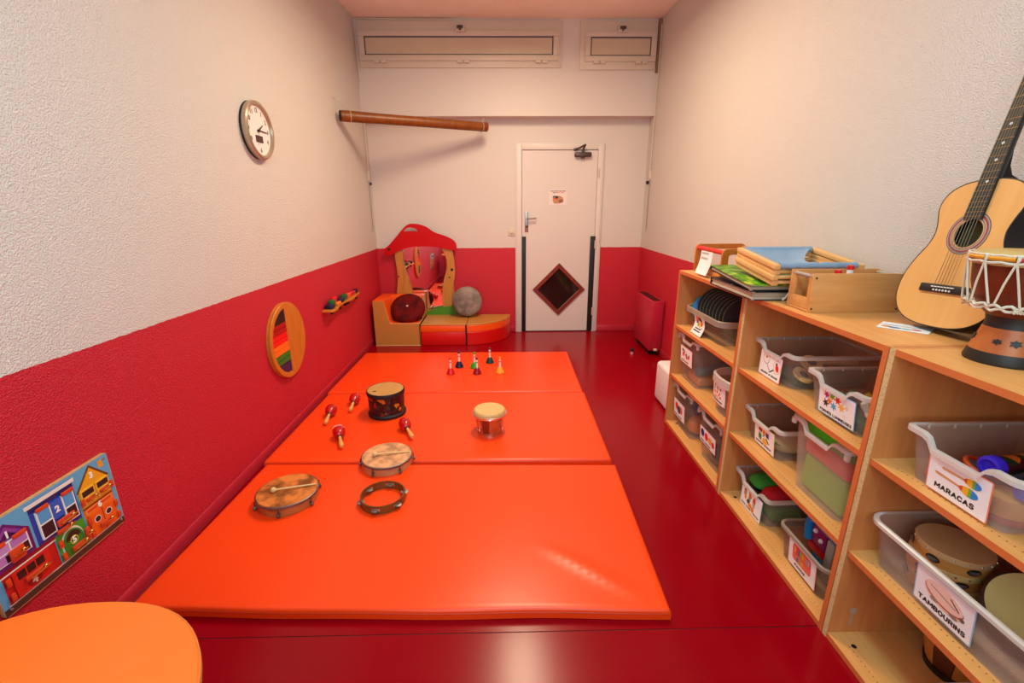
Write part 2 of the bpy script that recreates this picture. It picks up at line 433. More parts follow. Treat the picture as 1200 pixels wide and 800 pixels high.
def opener(side, x, y, label, ytop):
    s = 1 if side < 0 else -1
    t = thing('window_opener', label, 'window opener', (x, y, 1.19))
    xx = 0.010 * s
    m = MB(M_CREAM).tube([(xx, 0, 0.62), (xx, 0, 1.0), (xx, -0.01 + (ytop - y) * 0.5, 1.5), (xx, ytop - y, 1.96)], 0.006, 6)
    m.build('cable', t)
    MB(M_CREAM).box(xx - 0.012, xx + 0.012, -0.016, 0.016, 0.53, 0.62, 0.004).build('crank_box', t)
    MB(M_STEEL).tube([(xx, 0, 0.53), (xx, -0.005, 0.02)], 0.004, 6).build('crank_rod', t)
    MB(M_BLACK).box(0.0005 * s, 0.02 * s, 0.045, 0.075, 0.49, 0.515, 0.004).build('clip', t)
    MB(M_CREAM).ball((xx, -0.005, 0.01), 0.009, seg=8, rings=6).build('rod_knob', t)
    return t
opener(-1, XL, 5.225, 'thin window opener cable with crank rod in the left far corner', 5.17)
opener(1, XR, 5.165, 'thin window opener cable with crank rod in the right far corner', 5.14)
tag(MB(M_CREAM).tube([(-1.43, BEAM_Y - 0.022, 3.205), (-0.47, BEAM_Y - 0.022, 3.198)], 0.006, 6).build('opener_conduit'), 'thin cream conduit running along the top of the long window', 'conduit')

# door
dr = MB(M_DOOR)
dy = YB - 0.022
DCX, DCZ = 0.645, 0.5125
DH = 0.135          # half diagonal opening of the window (axis aligned)
dd = 0.25
out = [(DX0, 0.012), (DX1, 0.012), (DX1, DZ1), (DX0, DZ1)]
def door_leaf():
    b = bmesh.new()
    vo = [b.verts.new((p[0], 0, p[1])) for p in out]
    vi = [b.verts.new(p) for p in ((DCX, 0, DCZ - dd), (DCX + dd, 0, DCZ), (DCX, 0, DCZ + dd), (DCX - dd, 0, DCZ))]
    for V in (vo, vi):
        for i in range(4): b.edges.new((V[i], V[(i + 1) % 4]))
    bmesh.ops.triangle_fill(b, edges=list(b.edges), use_beauty=True)
    ext = bmesh.ops.extrude_face_region(b, geom=list(b.faces))
    for v in [g for g in ext['geom'] if isinstance(g, bmesh.types.BMVert)]: v.co.y += 0.04
    b.verts.index_update()
    vs = [(v.co.x, v.co.y + dy, v.co.z) for v in b.verts]; fs = [tuple(v.index for v in f.verts) for f in b.faces]; b.free()
    return vs, fs
vs, fs = door_leaf()
door = struct('door_1', MB(M_DOOR).add(vs, fs))
cs = MB(M_DOOR)
for x0, x1, z0, z1 in ((DX0 - 0.062, DX0 - 0.004, 0, DZ1 + 0.062), (DX1 + 0.004, DX1 + 0.062, 0, DZ1 + 0.062), (DX0 - 0.004, DX1 + 0.004, DZ1 + 0.006, DZ1 + 0.062)):
    cs.box(x0, x1, YB - 0.03, YB + 0.05, z0, z1, 0.005)
cs.build('door_frame', door)
cs2 = MB(M_DOOR)
cs2.box(DX0 - 0.075, DX0 - 0.055, YB - 0.018, YB - 0.0005, 0, DZ1 + 0.075, 0.004).box(DX1 + 0.055, DX1 + 0.075, YB - 0.018, YB - 0.0005, 0, DZ1 + 0.075, 0.004).box(DX0 - 0.055, DX1 + 0.055, YB - 0.018, YB - 0.0005, DZ1 + 0.055, DZ1 + 0.075, 0.004)
cs2.build('door_casing', door)
MB(M_GREYG).box(DX0 - 0.004, DX0, dy + 0.01, dy + 0.03, 0, DZ1 + 0.006).box(DX1, DX1 + 0.004, dy + 0.01, dy + 0.03, 0, DZ1 + 0.006).box(DX0 - 0.004, DX1 + 0.004, dy + 0.01, dy + 0.03, DZ1, DZ1 + 0.006).box(DX0, DX1, dy + 0.01, dy + 0.03, 0, 0.012).build('door_gap_seal', door)
fr = MB(M_MAHOG)
o2, i2 = 0.308, 0.247
def dia(r): return [(DCX, DCZ - r), (DCX + r, DCZ), (DCX, DCZ + r), (DCX - r, DCZ)]
A_, B_ = dia(o2), dia(i2)
for i in range(4):
    j = (i + 1) % 4
    fr.prism([A_[i], A_[j], B_[j], B_[i]], 0, 0.016, T=FACE_YN(0, dy, 0), bev=0.003)
fr.build('window_frame', door)
MB(M_DGLASS).prism(dia(0.252), -0.022, -0.014, T=FACE_YN(0, dy, 0)).build('window_pane', door)
MB(M_BLACK).box(DX0 - 0.003, DX0 + 0.044, dy - 0.012, dy - 0.0003, 0.012, 1.122, 0.004).build('finger_guard', door)
MB(M_BLACK).box(DX1 - 0.047, DX1 + 0.012, dy - 0.016, dy - 0.0003, 0.012, 1.122, 0.004).build('finger_guard', door)
for z in (0.25, 1.03, 1.80):
    MB(M_CREAM).cyl((DX1 + 0.012, dy - 0.014, z - 0.045), (DX1 + 0.012, dy - 0.014, z + 0.045), 0.011, 8).build('hinge', door)
pl = MB(M_STEEL).box(0.244, 0.284, dy - 0.008, dy - 0.0003, 1.17, 1.393, 0.003).build('handle_plate', door)
MB(M_STEEL).cyl((0.264, dy - 0.006, 1.318), (0.264, dy - 0.05, 1.318), 0.011).tube([(0.264, dy - 0.05, 1.318), (0.30, dy - 0.055, 1.32), (0.37, dy - 0.05, 1.323)], 0.009, 8).build('lever', pl)
MB(M_DKMET).cyl((0.264, dy - 0.006, 1.23), (0.264, dy - 0.02, 1.23), 0.012).box(0.261, 0.281, dy - 0.026, dy - 0.018, 1.226, 1.246, 0.002).build('lock_knob', pl)
dc = thing('door_closer', 'bronze door closer with folding arm above the white door', 'door closer', (0.87, dy, 1.985))
MB(M_DKMET).box(-0.09, 0.09, -0.06, -0.0005, -0.024, 0.022, 0.01, 3).build('closer_body', dc)
MB(M_DKMET).cyl((0, -0.03, -0.04), (0, -0.03, -0.02), 0.02).build('valve', dc)
MB(M_DKMET).cyl((0, -0.03, 0.02), (0, -0.03, 0.05), 0.014).tube([(0, -0.03, 0.05), (0.010, -0.06, 0.075), (0.014, -0.09, 0.092)], 0.010, 6).tube([(0.014, -0.09, 0.092), (-0.035, -0.05, 0.068), (-0.075, -0.022, 0.055)], 0.009, 6).box(-0.1, -0.06, -0.022, -0.012, 0.04, 0.066, 0.003).build('arm', dc)
sg = thing('door_sign', 'small paper notice with a picture taped on the white door', 'sign', (0.614, dy - 0.0005, 1.545))
MB(mat('faded_paper', '#e8dbd4', 0.5)).box(-0.1, 0.1, -0.0012, 0, -0.078, 0.082).build('paper', sg)
tm = MB(M_INK)
for k, (a, b, z, c) in enumerate(((-0.085, -0.05, 0.066, 0), (-0.045, 0.0, 0.066, 0), (0.006, 0.04, 0.066, 0), (0.045, 0.085, 0.066, 0), (-0.06, -0.03, 0.050, 0), (-0.025, 0.02, 0.050, 1), (0.025, 0.065, 0.050, 1))):
    tm.box(a, b, -0.0018, -0.0012, z - 0.004, z + 0.004, m=col('#e08070') if c else col('#6a6070'))
tm.build('lettering', sg)
pm = MB(M_INK)
for (cx, cz, a, b, h) in ((0.0, -0.025, 0.062, 0.042, '#c08a5a'), (-0.02, -0.038, 0.035, 0.022, '#d8a878'), (0.032, -0.04, 0.028, 0.018, '#8a5a34'), (-0.04, 0.002, 0.02, 0.016, '#20407a'), (-0.015, 0.003, 0.018, 0.013, '#221a2a'), (-0.02, -0.010, 0.022, 0.010, '#d03020'), (0.018, -0.006, 0.02, 0.013, '#8a2028'), (0.022, -0.028, 0.01, 0.013, '#90a0b0'), (-0.01, -0.056, 0.04, 0.01, '#6a5a34')):
    pm.prism(ell(cx, cz, a, b, 14), 0.0012, 0.0018 + random.random() * 0.0006, m=col(h), T=FACE_YN(0, 0, 0))
pm.build('picture', sg)
sw = thing('light_switch', 'white square light switch on the wall left of the door', 'switch', (0.1, YB - 0.0003, 1.169))
MB(M_CREAM).box(-0.043, 0.043, -0.009, 0, -0.043, 0.043, 0.004).build('plate', sw)
MB(M_CREAM).box(-0.024, 0.024, -0.014, -0.008, -0.024, 0.024, 0.003).build('rocker', sw)
MB(M_GREYG).box(-0.01, 0.01, -0.0146, -0.0135, -0.018, -0.012).build('indicator', sw)

# ceiling lights
for i, ((lx, ly), (sx, sy), pw, c) in enumerate(LAMPS):
    t = thing('ceiling_light', ('ceiling light panel over the orange mats, out of frame', 'ceiling light panel above the camera, out of frame')[i], 'lamp', (lx, ly, ZC - 0.16), group='ceiling light panels')
    h = MB(M_CREAM)
    for bx in ((-sx / 2 - 0.03, -sx / 2, -sy / 2 - 0.03, sy / 2 + 0.03), (sx / 2, sx / 2 + 0.03, -sy / 2 - 0.03, sy / 2 + 0.03), (-sx / 2, sx / 2, -sy / 2 - 0.03, -sy / 2), (-sx / 2, sx / 2, sy / 2, sy / 2 + 0.03)):
        h.box(bx[0], bx[1], bx[2], bx[3], -0.05, 0)
    h.box(-sx / 2, sx / 2, -sy / 2, sy / 2, -0.03, -0.01)
    h.build('housing', t)
    for ry in (-0.4, 0.4): MB(M_STEEL).cyl((0, ry, 0), (0, ry, 0.16), 0.008, 8).build('hanger', t)
    ld = bpy.data.lights.new('lamp_light', 'AREA'); ld.shape = 'RECTANGLE'; ld.size = sx; ld.size_y = sy; ld.energy = pw; ld.color = c
    lo = bpy.data.objects.new('lamp_light', ld); COL.objects.link(lo); lo.parent = t; lo.location = (0, 0, -0.035)

# the window behind the camera
wf = struct('window_3', MB(M_CREAM).box(-1.13, 1.13, YF + 0.0005, YF + 0.03, 0.97, 1.03).box(-1.13, 1.13, YF + 0.0005, YF + 0.03, 2.37, 2.43).box(-1.13, -1.07, YF + 0.0005, YF + 0.03, 1.03, 2.37).box(1.07, 1.13, YF + 0.0005, YF + 0.03, 1.03, 2.37))
ld = bpy.data.lights.new('daylight', 'AREA'); ld.shape = 'RECTANGLE'; ld.size = 2.1; ld.size_y = 1.3; ld.energy = DAYLIGHT[0]; ld.color = DAYLIGHT[1]
lo = bpy.data.objects.new('daylight', ld); COL.objects.link(lo); lo.parent = wf; lo.location = (0, YF + 0.02, 1.70); lo.rotation_euler = (PI / 2, 0, 0)

# radiator + white box + door stop
rd = thing('radiator', 'red painted convector radiator on the right wall near the door', 'radiator', (1.447, 4.36, 0.0))
MB(mat('radiator_red', '#b82238', 0.35)).box(0, 0.118, 0, 0.56, 0.055, 0.555, 0.006).build('casing', rd)
MB(mat('radiator_red')if False else _m['radiator_red']).box(0.118, 0.135, 0.02, 0.54, 0.03, 0.55).build('wall_plate', rd)
MB(M_BLACK).box(0.022, 0.098, 0.035, 0.525, 0.5545, 0.557).build('grille', rd)
gm = MB(mat('grille_red', '#5a1218', 0.5))
for k in range(24): gm.box(0.026, 0.094, 0.045 + k * 0.02, 0.053 + k * 0.02, 0.557, 0.560)
gm.build('grille_slats', rd, kind='stuff')
for y in (0.09, 0.47): MB(M_BLACK).box(0.02, 0.1, y - 0.02, y + 0.02, 0, 0.055).build('foot', rd)
MB(M_BRASS).cyl((0.07, -0.001, 0.075), (0.07, -0.05, 0.075), 0.012).build('valve_body', rd)
MB(M_CREAM).lathe([(0, 0), (0.012, 0), (0.014, 0.012), (0.012, 0.03), (0, 0.032)], 12, T=TR(0.07, -0.04, 0.075, 0, -PI / 2, 0)).build('valve_head', rd)
wbx = thing('white_box', 'white glossy box with rounded corners beside the far shelf end', 'box', (1.175, 2.925, 0))
MB(mat('white_plastic', '#efe6e2', 0.3)).box(0, 0.34, 0, 0.40, 0.006, 0.315, 0.03, 4).build('body', wbx)
MB(M_BLACK).box(0.03, 0.31, 0.03, 0.37, 0, 0.007).build('base', wbx)
ds = thing('door_stop', 'tiny black topped door stop on the crimson floor', 'door stop', (1.304, 4.43, 0))
MB(mat('pink_stub', '#d89a9a', 0.4)).lathe([(0, 0), (0.016, 0), (0.014, 0.03), (0, 0.03)], 12).build('base', ds)
MB(M_BLACK).lathe([(0, 0.029), (0.018, 0.03), (0.02, 0.045), (0.014, 0.058), (0, 0.06)], 12).build('cap', ds)

# ---------------------------------------------------------------- left wall things
ck = thing('wall_clock', 'round wall clock with white face and small display window', 'clock', (XL, 2.93, 1.885))
TC = frame((0, 0, 0), (0, 1, 0), (0, 0, 1), (1, 0, 0))
MB(M_BLACK).lathe([(0, 0.001), (0.156, 0.001), (0.156, 0.012), (0, 0.012)], 48, T=TC).build('backing', ck)
MB(mat('champagne_metal', '#b8a48c', 0.3, 0.6)).lathe([(0.154, 0.011), (0.158, 0.02), (0.157, 0.038), (0.150, 0.044), (0.139, 0.042), (0.134, 0.030), (0.134, 0.011)], 48, T=TC, close=True).build('bezel', ck)
MB(mat('clock_face', '#ece2de', 0.4)).lathe([(0, 0.011), (0.1345, 0.011), (0.1345, 0.026), (0, 0.026)], 48, T=TC).build('dial', ck)
for n in (12, 1, 2, 3, 4, 6, 8, 9, 10, 11):
    a = PI / 2 - n * PI / 6
    text('numeral', str(n), 0.034, M_INK, ck, TC @ TR(0.108 * math.cos(a), 0.108 * math.sin(a), 0.0266), 0.0008)
MB(mat('display_glass', '#4a2a22', 0.25)).box(-0.045, 0.035, -0.066, -0.028, 0.026, 0.028, T=TC).build('display', ck)
def hand(a, L, wd, z): return [(-0.02 * math.cos(a) + wd * math.sin(a), -0.02 * math.sin(a) - wd * math.cos(a)), (L * math.cos(a) + wd * .5 * math.sin(a), L * math.sin(a) - wd * .5 * math.cos(a)), (L * math.cos(a) - wd * .5 * math.sin(a), L * math.sin(a) + wd * .5 * math.cos(a)), (-0.02 * math.cos(a) - wd * math.sin(a), -0.02 * math.sin(a) + wd * math.cos(a))]
MB(M_INK).prism(hand(PI / 2 - 1.9 * PI / 6, 0.062, 0.005, 0), 0.0285, 0.0295, T=TC).build('hour_hand', ck)
MB(M_INK).prism(hand(PI / 2 - 3.05 * PI / 6, 0.098, 0.004, 0), 0.030, 0.031, T=TC).build('minute_hand', ck)
MB(M_INK).prism(hand(PI / 2 - 6.7 * PI / 6, 0.09, 0.0015, 0), 0.0315, 0.032, T=TC).lathe([(0, 0.026), (0.006, 0.026), (0.006, 0.033), (0, 0.033)], 12, T=TC).build('second_hand', ck)

# round wooden wall panel with coloured slats
dp = thing('slat_panel', 'round wooden wall panel with coloured slats on its left half', 'wall toy', (XL, 2.925, 0.619))
M_OW = wood('oak_orange', '#bf6a1c', '#cf7c2a', (1, 6, 1), 6, 0.42)
RD = 0.248
MB(M_OW).lathe([(0, 0.001), (RD, 0.001), (RD, 0.016), (0, 0.016)], 56, T=TC).build('back_disc', dp)
MB(M_OW).prism(ell(0, 0, RD, RD, 30, 0, -PI / 2 - 0.045, PI / 2 + 0.045, False), 0.016, 0.026, T=TC, bev=0.003).build('half_panel', dp)
arc = ell(0, 0, RD, RD, 30, 0, PI / 2 + 0.048, 3 * PI / 2 - 0.048, False); arci = ell(0, 0, RD - 0.034, RD - 0.034, 30, 0, 3 * PI / 2 - 0.056, PI / 2 + 0.056, False)
MB(M_OW).prism(arc + arci, 0.016, 0.029, T=TC, bev=0.003).build('rim', dp)
hs = [0.205, 0.128, 0.096, 0.064, 0.032, 0.0, -0.032, -0.066, -0.098, -0.132, -0.203]
cl = ['#241014', '#b00a14', '#b60c16', '#f01418', '#f6181a', '#fa701c', '#f8741e', '#0f7a26', '#0e7224', '#161a50']
for k in range(10):
    z1, z0 = hs[k] - 0.0015, hs[k + 1] + 0.0015
    def xa(z): return -math.sqrt(max(0, (RD - 0.036) ** 2 - z * z))
    poly = [(-0.013, z0), (-0.013, z1)] + [(xa(z1 + (z0 - z1) * i / 5), z1 + (z0 - z1) * i / 5) for i in range(6)]
    MB(col(cl[k], 0.35)).prism(poly, 0.0165, 0.025, T=TC, bev=0.0015).build('slat', dp)

# plank with coloured blocks
wp = thing('block_rail', 'narrow wavy wooden wall rail carrying coloured blocks', 'wall toy', (XL, 3.99, 0.652))
edge = smooth([(-0.42, 0.0), (-0.42, 0.08), (-0.33, 0.095), (-0.2, 0.07), (-0.05, 0.062), (0.08, 0.085), (0.2, 0.075), (0.33, 0.06), (0.42, 0.05), (0.42, 0.0)], 3, False)
MB(M_OW).prism([(p[1] + 0.0005, p[0]) for p in edge], 0, 0.016, bev=0.003).build('plank', wp)
for y, l, h, x0, x1, c in ((-0.34, 0.07, 0.05, 0.01, 0.07, '#141a3c'), (-0.26, 0.06, 0.075, 0.005, 0.05, '#0d6a2a'), (-0.185, 0.07, 0.095, 0.005, 0.035, '#e0141c'), (-0.185, 0.09, 0.035, 0.037, 0.066, '#f0801c'), (-0.075, 0.08, 0.05, 0.01, 0.06, '#151a40'), (0.02, 0.09, 0.07, 0.01, 0.05, '#0e5c28'), (0.125, 0.08, 0.055, 0.01, 0.05, '#e8581c'), (0.215, 0.06, 0.05, 0.01, 0.045, '#e01c22'), (0.29, 0.05, 0.045, 0.01, 0.045, '#d81838'), (0.365, 0.06, 0.05, 0.01, 0.045, '#17142c')):
    MB(col(c, 0.4)).box(x0, x1, y - l / 2, y + l / 2, 0.016, 0.016 + h * 0.72, 0.006).build('block', wp)
for y in (-0.33, -0.14, 0.0, 0.07, 0.3): MB(M_BLACK).lathe([(0, 0), (0.012, 0), (0.016, -0.02), (0.01, -0.032), (0, -0.034)], 10, T=TR(0.045, y, 0.0005)).build('peg', wp)

# rain stick
ra, rb_ = Vector((-1.405, 4.40, 2.215)), Vector((-0.165, 5.125, 2.232))
rs = thing('rain_stick', 'long brown rain stick hung below the ceiling beam', 'instrument', tuple(ra))
L = (rb_ - ra); TRS = axis((0, 0, 0), L)
MB(wood('bamboo_tube', '#74390c', '#8a4a14', (4, 4, 1), 5, 0.4)).lathe([(0, 0.002), (0.046, 0.002), (0.047, 0.05), (0.044, 0.4), (0.045, L.length - 0.05), (0.045, L.length - 0.002), (0, L.length - 0.002)], 20, T=TRS).build('tube', rs)
MB(M_BLACK).lathe([(0, -0.004), (0.045, -0.004), (0.045, 0.002), (0, 0.002)], 20, T=TRS).build('end_cap', rs)
MB(M_MAHOG).lathe([(0, L.length - 0.002), (0.046, L.length - 0.002), (0.046, L.length + 0.006), (0, L.length + 0.006)], 20, T=TRS).build('end_cap', rs)
M_CORD = mat('pale_cord', '#cdbfa8', 0.7)
for q, hookp in ((0.08, Vector((0.02, -0.02, 0.14)) - Vector((0.055, 0, 0.0))), (L.length - 0.05, L + Vector((-0.02, 0.1, 0.105)))):
    ring = [TRS @ Vector((0.049 * math.cos(t * PI / 8), 0.049 * math.sin(t * PI / 8), q)) for t in range(16)]
    top = max(ring, key=lambda p: p.z)
    MB(M_CORD).tube(ring, 0.003, 5, True).tube([top, hookp], 0.0025, 5).tube([top + Vector((0.02, 0, 0)), hookp], 0.0025, 5).ball(hookp, 0.008, seg=8, rings=5).build('hanging_cord', rs)

# latch board with little houses
LB = thing('latch_board', 'colourful wooden latch board with numbered houses on the left wall', 'wall toy', (XL, 1.2725, 0.4755))
TB = TC @ TR(0, 0, 0.0005)
MB(wood('board_ply', '#c69a62', '#d8b078', (1, 5, 1), 8)).prism(rrect(-0.2155, 0.2155, -0.146, 0.146, 0.012), 0, 0.010, T=TB).build('backboard', LB)
BW, BH = 0.431, 0.292
bb = lambda s, t: (-0.2155 + s * BW, -0.146 + t * BH)
def flat(name, parent, items, base=0.010):
    mb = MB(M_INK)
    for poly, h, z0, z1 in items: mb.prism([bb(*p) for p in poly], base + z0, base + z1, m=col(h, 0.35), T=TB)
    return mb.build(name, parent)
R_ = lambda a, b, c, d: [(a, c), (b, c), (b, d), (a, d)]
flat('printed_sky', LB, [(R_(0.005, 0.995, 0.012, 0.985), '#58a4cc', 0, 0.0008)])
flat('printed_road', LB, [(R_(0.005, 0.995, 0.012, 0.085), '#3c3028', 0.0008, 0.0014), (R_(0.04, 0.95, 0.08, 0.10), '#d8d0c0', 0.0008, 0.0013)])
h1 = flat('house', LB, [([(0.02, 0.46), (0.30, 0.46), (0.30, 0.74), (0.16, 0.92), (0.02, 0.74)], '#5c1a66', 0.0008, 0.0016), ([(0.05, 0.74), (0.27, 0.74), (0.16, 0.88)], '#8a3c94', 0.0016, 0.0022), ([(0.10, 0.755), (0.22, 0.755), (0.16, 0.835)], '#3c1046', 0.0022, 0.0026)], 0.010)
flat('window', h1, [(R_(0.03, 0.27, 0.52, 0.735), '#eee4dc', 0.0022, 0.0060), (R_(0.04, 0.145, 0.53, 0.625), '#b478b8', 0.006, 0.0066), (R_(0.155, 0.26, 0.53, 0.625), '#2a1420', 0.006, 0.0066), (R_(0.04, 0.145, 0.64, 0.725), '#c088c0', 0.006, 0.0066), (R_(0.155, 0.26, 0.64, 0.725), '#b070b4', 0.006, 0.0066), (R_(0.105, 0.2, 0.53, 0.61), '#1e1014', 0.0066, 0.007)])
h2 = flat('house', LB, [(R_(0.32, 0.66, 0.44, 0.95), '#123a9c', 0.0008, 0.0016), (R_(0.30, 0.68, 0.90, 0.945), '#e8ddd0', 0.0016, 0.0022), (R_(0.32, 0.66, 0.85, 0.90), '#0c2460', 0.0016, 0.0022), (R_(0.32, 0.66, 0.46, 0.49), '#0c2a78', 0.0016, 0.002)])
flat('window', h2, [(R_(0.35, 0.455, 0.50, 0.83), '#f0e8de', 0.0022, 0.007), (R_(0.36, 0.445, 0.515, 0.66), '#1a1822', 0.007, 0.0076), (R_(0.36, 0.445, 0.68, 0.82), '#4a9ad0', 0.007, 0.0076), (R_(0.545, 0.64, 0.50, 0.83), '#f0e8de', 0.0022, 0.007), (R_(0.555, 0.63, 0.515, 0.66), '#1a1822', 0.007, 0.0076), (R_(0.555, 0.63, 0.68, 0.82), '#4a9ad0', 0.007, 0.0076), (R_(0.458, 0.542, 0.62, 0.83), '#1c58b8', 0.0022, 0.006)])
h3 = flat('house', LB, [([(0.68, 0.50), (0.955, 0.50), (0.955, 0.74), (0.82, 0.965), (0.68, 0.74)], '#e8a020', 0.0008, 0.0016), ([(0.67, 0.735), (0.68, 0.715), (0.82, 0.945), (0.955, 0.715), (0.965, 0.735), (0.82, 0.975)], '#6a3c10', 0.0016, 0.0022), (R_(0.68, 0.955, 0.49, 0.505), '#6a2c10', 0.0016, 0.0022), (R_(0.90, 0.945, 0.86, 0.945), '#e09828', 0.0008, 0.0014)])
flat('window', h3, [(R_(0.69, 0.812, 0.53, 0.73), '#f0b038', 0.002, 0.006), (R_(0.70, 0.80, 0.645, 0.715), '#241c1c', 0.006, 0.0066), (R_(0.825, 0.945, 0.53, 0.73), '#f0b038', 0.002, 0.006), (R_(0.835, 0.935, 0.645, 0.715), '#241c1c', 0.006, 0.0066)])
h4 = flat('house', LB, [(R_(0.05, 0.42, 0.10, 0.46), '#c01a1a', 0.0008, 0.0016), (R_(0.03, 0.43, 0.42, 0.46), '#8a0e14', 0.0016, 0.0022), (R_(0.03, 0.43, 0.405, 0.42), '#eadfd2', 0.0016, 0.0023)])
flat('garage_door', h4, [(R_(0.10, 0.36, 0.115, 0.395), '#d02018', 0.002, 0.006), (R_(0.13, 0.185, 0.29, 0.375), '#1c1416', 0.006, 0.0066), (R_(0.195, 0.25, 0.29, 0.375), '#1c1416', 0.006, 0.0066), (R_(0.26, 0.315, 0.29, 0.375), '#1c1416', 0.006, 0.0066), (ell(0.22, 0.18, 0.05, 0.055, 16), '#a01414', 0.006, 0.0064)])
h5 = flat('house', LB, [(R_(0.43, 0.665, 0.10, 0.44), '#3a9a26', 0.0008, 0.0016), (ell(0.545, 0.27, 0.09, 0.16, 18, 0, 0, PI, False) + [(0.455, 0.11), (0.635, 0.11)], '#e8e0cc', 0.0016, 0.0024)])
flat('arched_door', h5, [(ell(0.545, 0.27, 0.078, 0.135, 18, 0, 0, PI, False) + [(0.467, 0.115), (0.623, 0.115)], '#1c7a20', 0.0024, 0.006), (ell(0.545, 0.28, 0.062, 0.11, 12, 0, 0.15, PI - 0.15, False), '#1c1a1a', 0.006, 0.0064), (ell(0.545, 0.275, 0.032, 0.05, 14), '#e8c820', 0.0064, 0.0068), (ell(0.545, 0.275, 0.026, 0.041, 14), '#16501c', 0.0068, 0.0071)])
h6 = flat('house', LB, [(R_(0.68, 0.955, 0.10, 0.49), '#e86a14', 0.0008, 0.0016)])
flat('double_door', h6, [(R_(0.70, 0.94, 0.115, 0.40), '#ea6016', 0.002, 0.006), (R_(0.70, 0.94, 0.42, 0.475), '#e8a060', 0.0016, 0.0022), (R_(0.708, 0.932, 0.428, 0.467), '#e04a14', 0.0022, 0.0026), (ell(0.765, 0.30, 0.03, 0.042, 14), '#f0e8dc', 0.006, 0.0064), (ell(0.765, 0.30, 0.024, 0.034, 14), '#181616', 0.0064, 0.0068), (ell(0.87, 0.30, 0.03, 0.042, 14), '#f0e8dc', 0.006, 0.0064), (ell(0.87, 0.30, 0.024, 0.034, 14), '#181616', 0.0064, 0.0068), (R_(0.817, 0.823, 0.115, 0.40), '#8a2c0c', 0.006, 0.0064)])
M_WHITE = mat('white_ink', '#f4eee6', 0.5)
for n, (s, t), par, z in (('1', (0.16, 0.795), h1, 0.0130), ('2', (0.50, 0.725), h2, 0.0165), ('3', (0.82, 0.84), h3, 0.0120), ('4', (0.22, 0.18), h4, 0.0168), ('5', (0.545, 0.275), h5, 0.0174), ('6', (0.82, 0.447), h6, 0.0130)):
    p = bb(s, t)
    text('numeral', n, 0.03, M_WHITE, par, TB @ TR(p[0], p[1], z), 0.0012)
M_RH = col('#d8401c', 0.3)
for s, t in ((0.08, 0.745), (0.22, 0.745), (0.40, 0.845), (0.595, 0.845), (0.685, 0.60), (0.955, 0.60), (0.07, 0.34), (0.07, 0.17), (0.445, 0.33), (0.445, 0.17), (0.695, 0.33), (0.695, 0.17), (0.945, 0.33), (0.945, 0.17)):
    p = bb(s, t); hz = s in (0.08, 0.22, 0.40, 0.595)
    a, b_ = (0.020, 0.0065) if hz else (0.0065, 0.013)
    MB(M_RH).box(p[0] - a, p[0] + a, p[1] - b_, p[1] + b_, 0.016, 0.020, 0.0015, T=TB).box(p[0] - a * 0.9, p[0] + a * 0.9, p[1] - 0.001, p[1] + 0.001, 0.020, 0.0208, m=M_BRASS, T=TB).build('hinge', LB)
def latch(s, t, a, b_, kind):
    p = bb(s, t); m = MB(M_RH).box(p[0] - a, p[0] + a, p[1] - b_, p[1] + b_, 0.016, 0.024, 0.003, T=TB)
    m.tube([(p[0] - a * 0.8, p[1] - 0.002, 0.028), (p[0] + a * 0.2, p[1] + 0.001, 0.03), (p[0] + a * 1.1, p[1] + 0.003, 0.028)], 0.0028, 6, m=M_BRASS, T=TB)
    m.ball((p[0] + a * 0.6, p[1] + 0.006, 0.028), 0.005, seg=8, rings=6, m=M_BRASS, T=TB)
    m.build('latch', LB)
latch(0.17, 0.57, 0.020, 0.020, 0); latch(0.24, 0.245, 0.034, 0.008, 0); latch(0.53, 0.565, 0.030, 0.012, 0); latch(0.50, 0.475, 0.026, 0.007, 0)
latch(0.57, 0.18, 0.028, 0.009, 0); latch(0.65, 0.23, 0.008, 0.024, 0); latch(0.755, 0.60, 0.018, 0.007, 0); latch(0.885, 0.60, 0.020, 0.007, 0); latch(0.82, 0.20, 0.024, 0.009, 0)
for s, t in ((0.955, 0.94), (0.045, 0.06), (0.965, 0.06), (0.045, 0.94)):
    p = bb(s, t); MB(M_STEEL).lathe([(0, 0.0108), (0.005, 0.0108), (0.004, 0.0135), (0, 0.014)], 10, T=TB @ TR(p[0], p[1], 0)).build('screw', LB)

# ---------------------------------------------------------------- table in the near left corner
tb = thing('low_table', 'orange topped oval children table in the near left corner', 'table', (-0.96, 0.40, 0))
top = smooth([(0.37, 0.34), (0.36, 0.25), (0.345, 0.0)], 3, False)
tpoly = []
def table_poly(): # superellipse
    out = []
    for i in range(72):
        t = 2 * PI * i / 72; c, s_ = math.cos(t), math.sin(t); n = 2.35
        out.append((0.395 * math.copysign(abs(c) ** (2 / n), c), 0.50 * math.copysign(abs(s_) ** (2 / n), s_)))
    return out
MB(M_TABLE).prism(table_poly(), 0.528, 0.55, bev=0.004).build('table_top', tb)
MB(M_TABEDGE).prism([(p[0] * 1.003, p[1] * 1.003) for p in table_poly()], 0.530, 0.545).build('edge_band', tb)
for x in (-0.25, 0.25):
    for y in (-0.34, 0.34): MB(M_BEECH_Z).cyl((x, y, 0), (x, y, 0.528), 0.024, 16, 0.028).build('leg', tb)
MB(M_BEECH_X).box(-0.23, 0.23, 0.33, 0.352, 0.46, 0.528).box(-0.23, 0.23, -0.352, -0.33, 0.46, 0.528).box(0.24, 0.262, -0.32, 0.32, 0.46, 0.528).box(-0.262, -0.24, -0.32, 0.32, 0.46, 0.528).build('apron', tb)

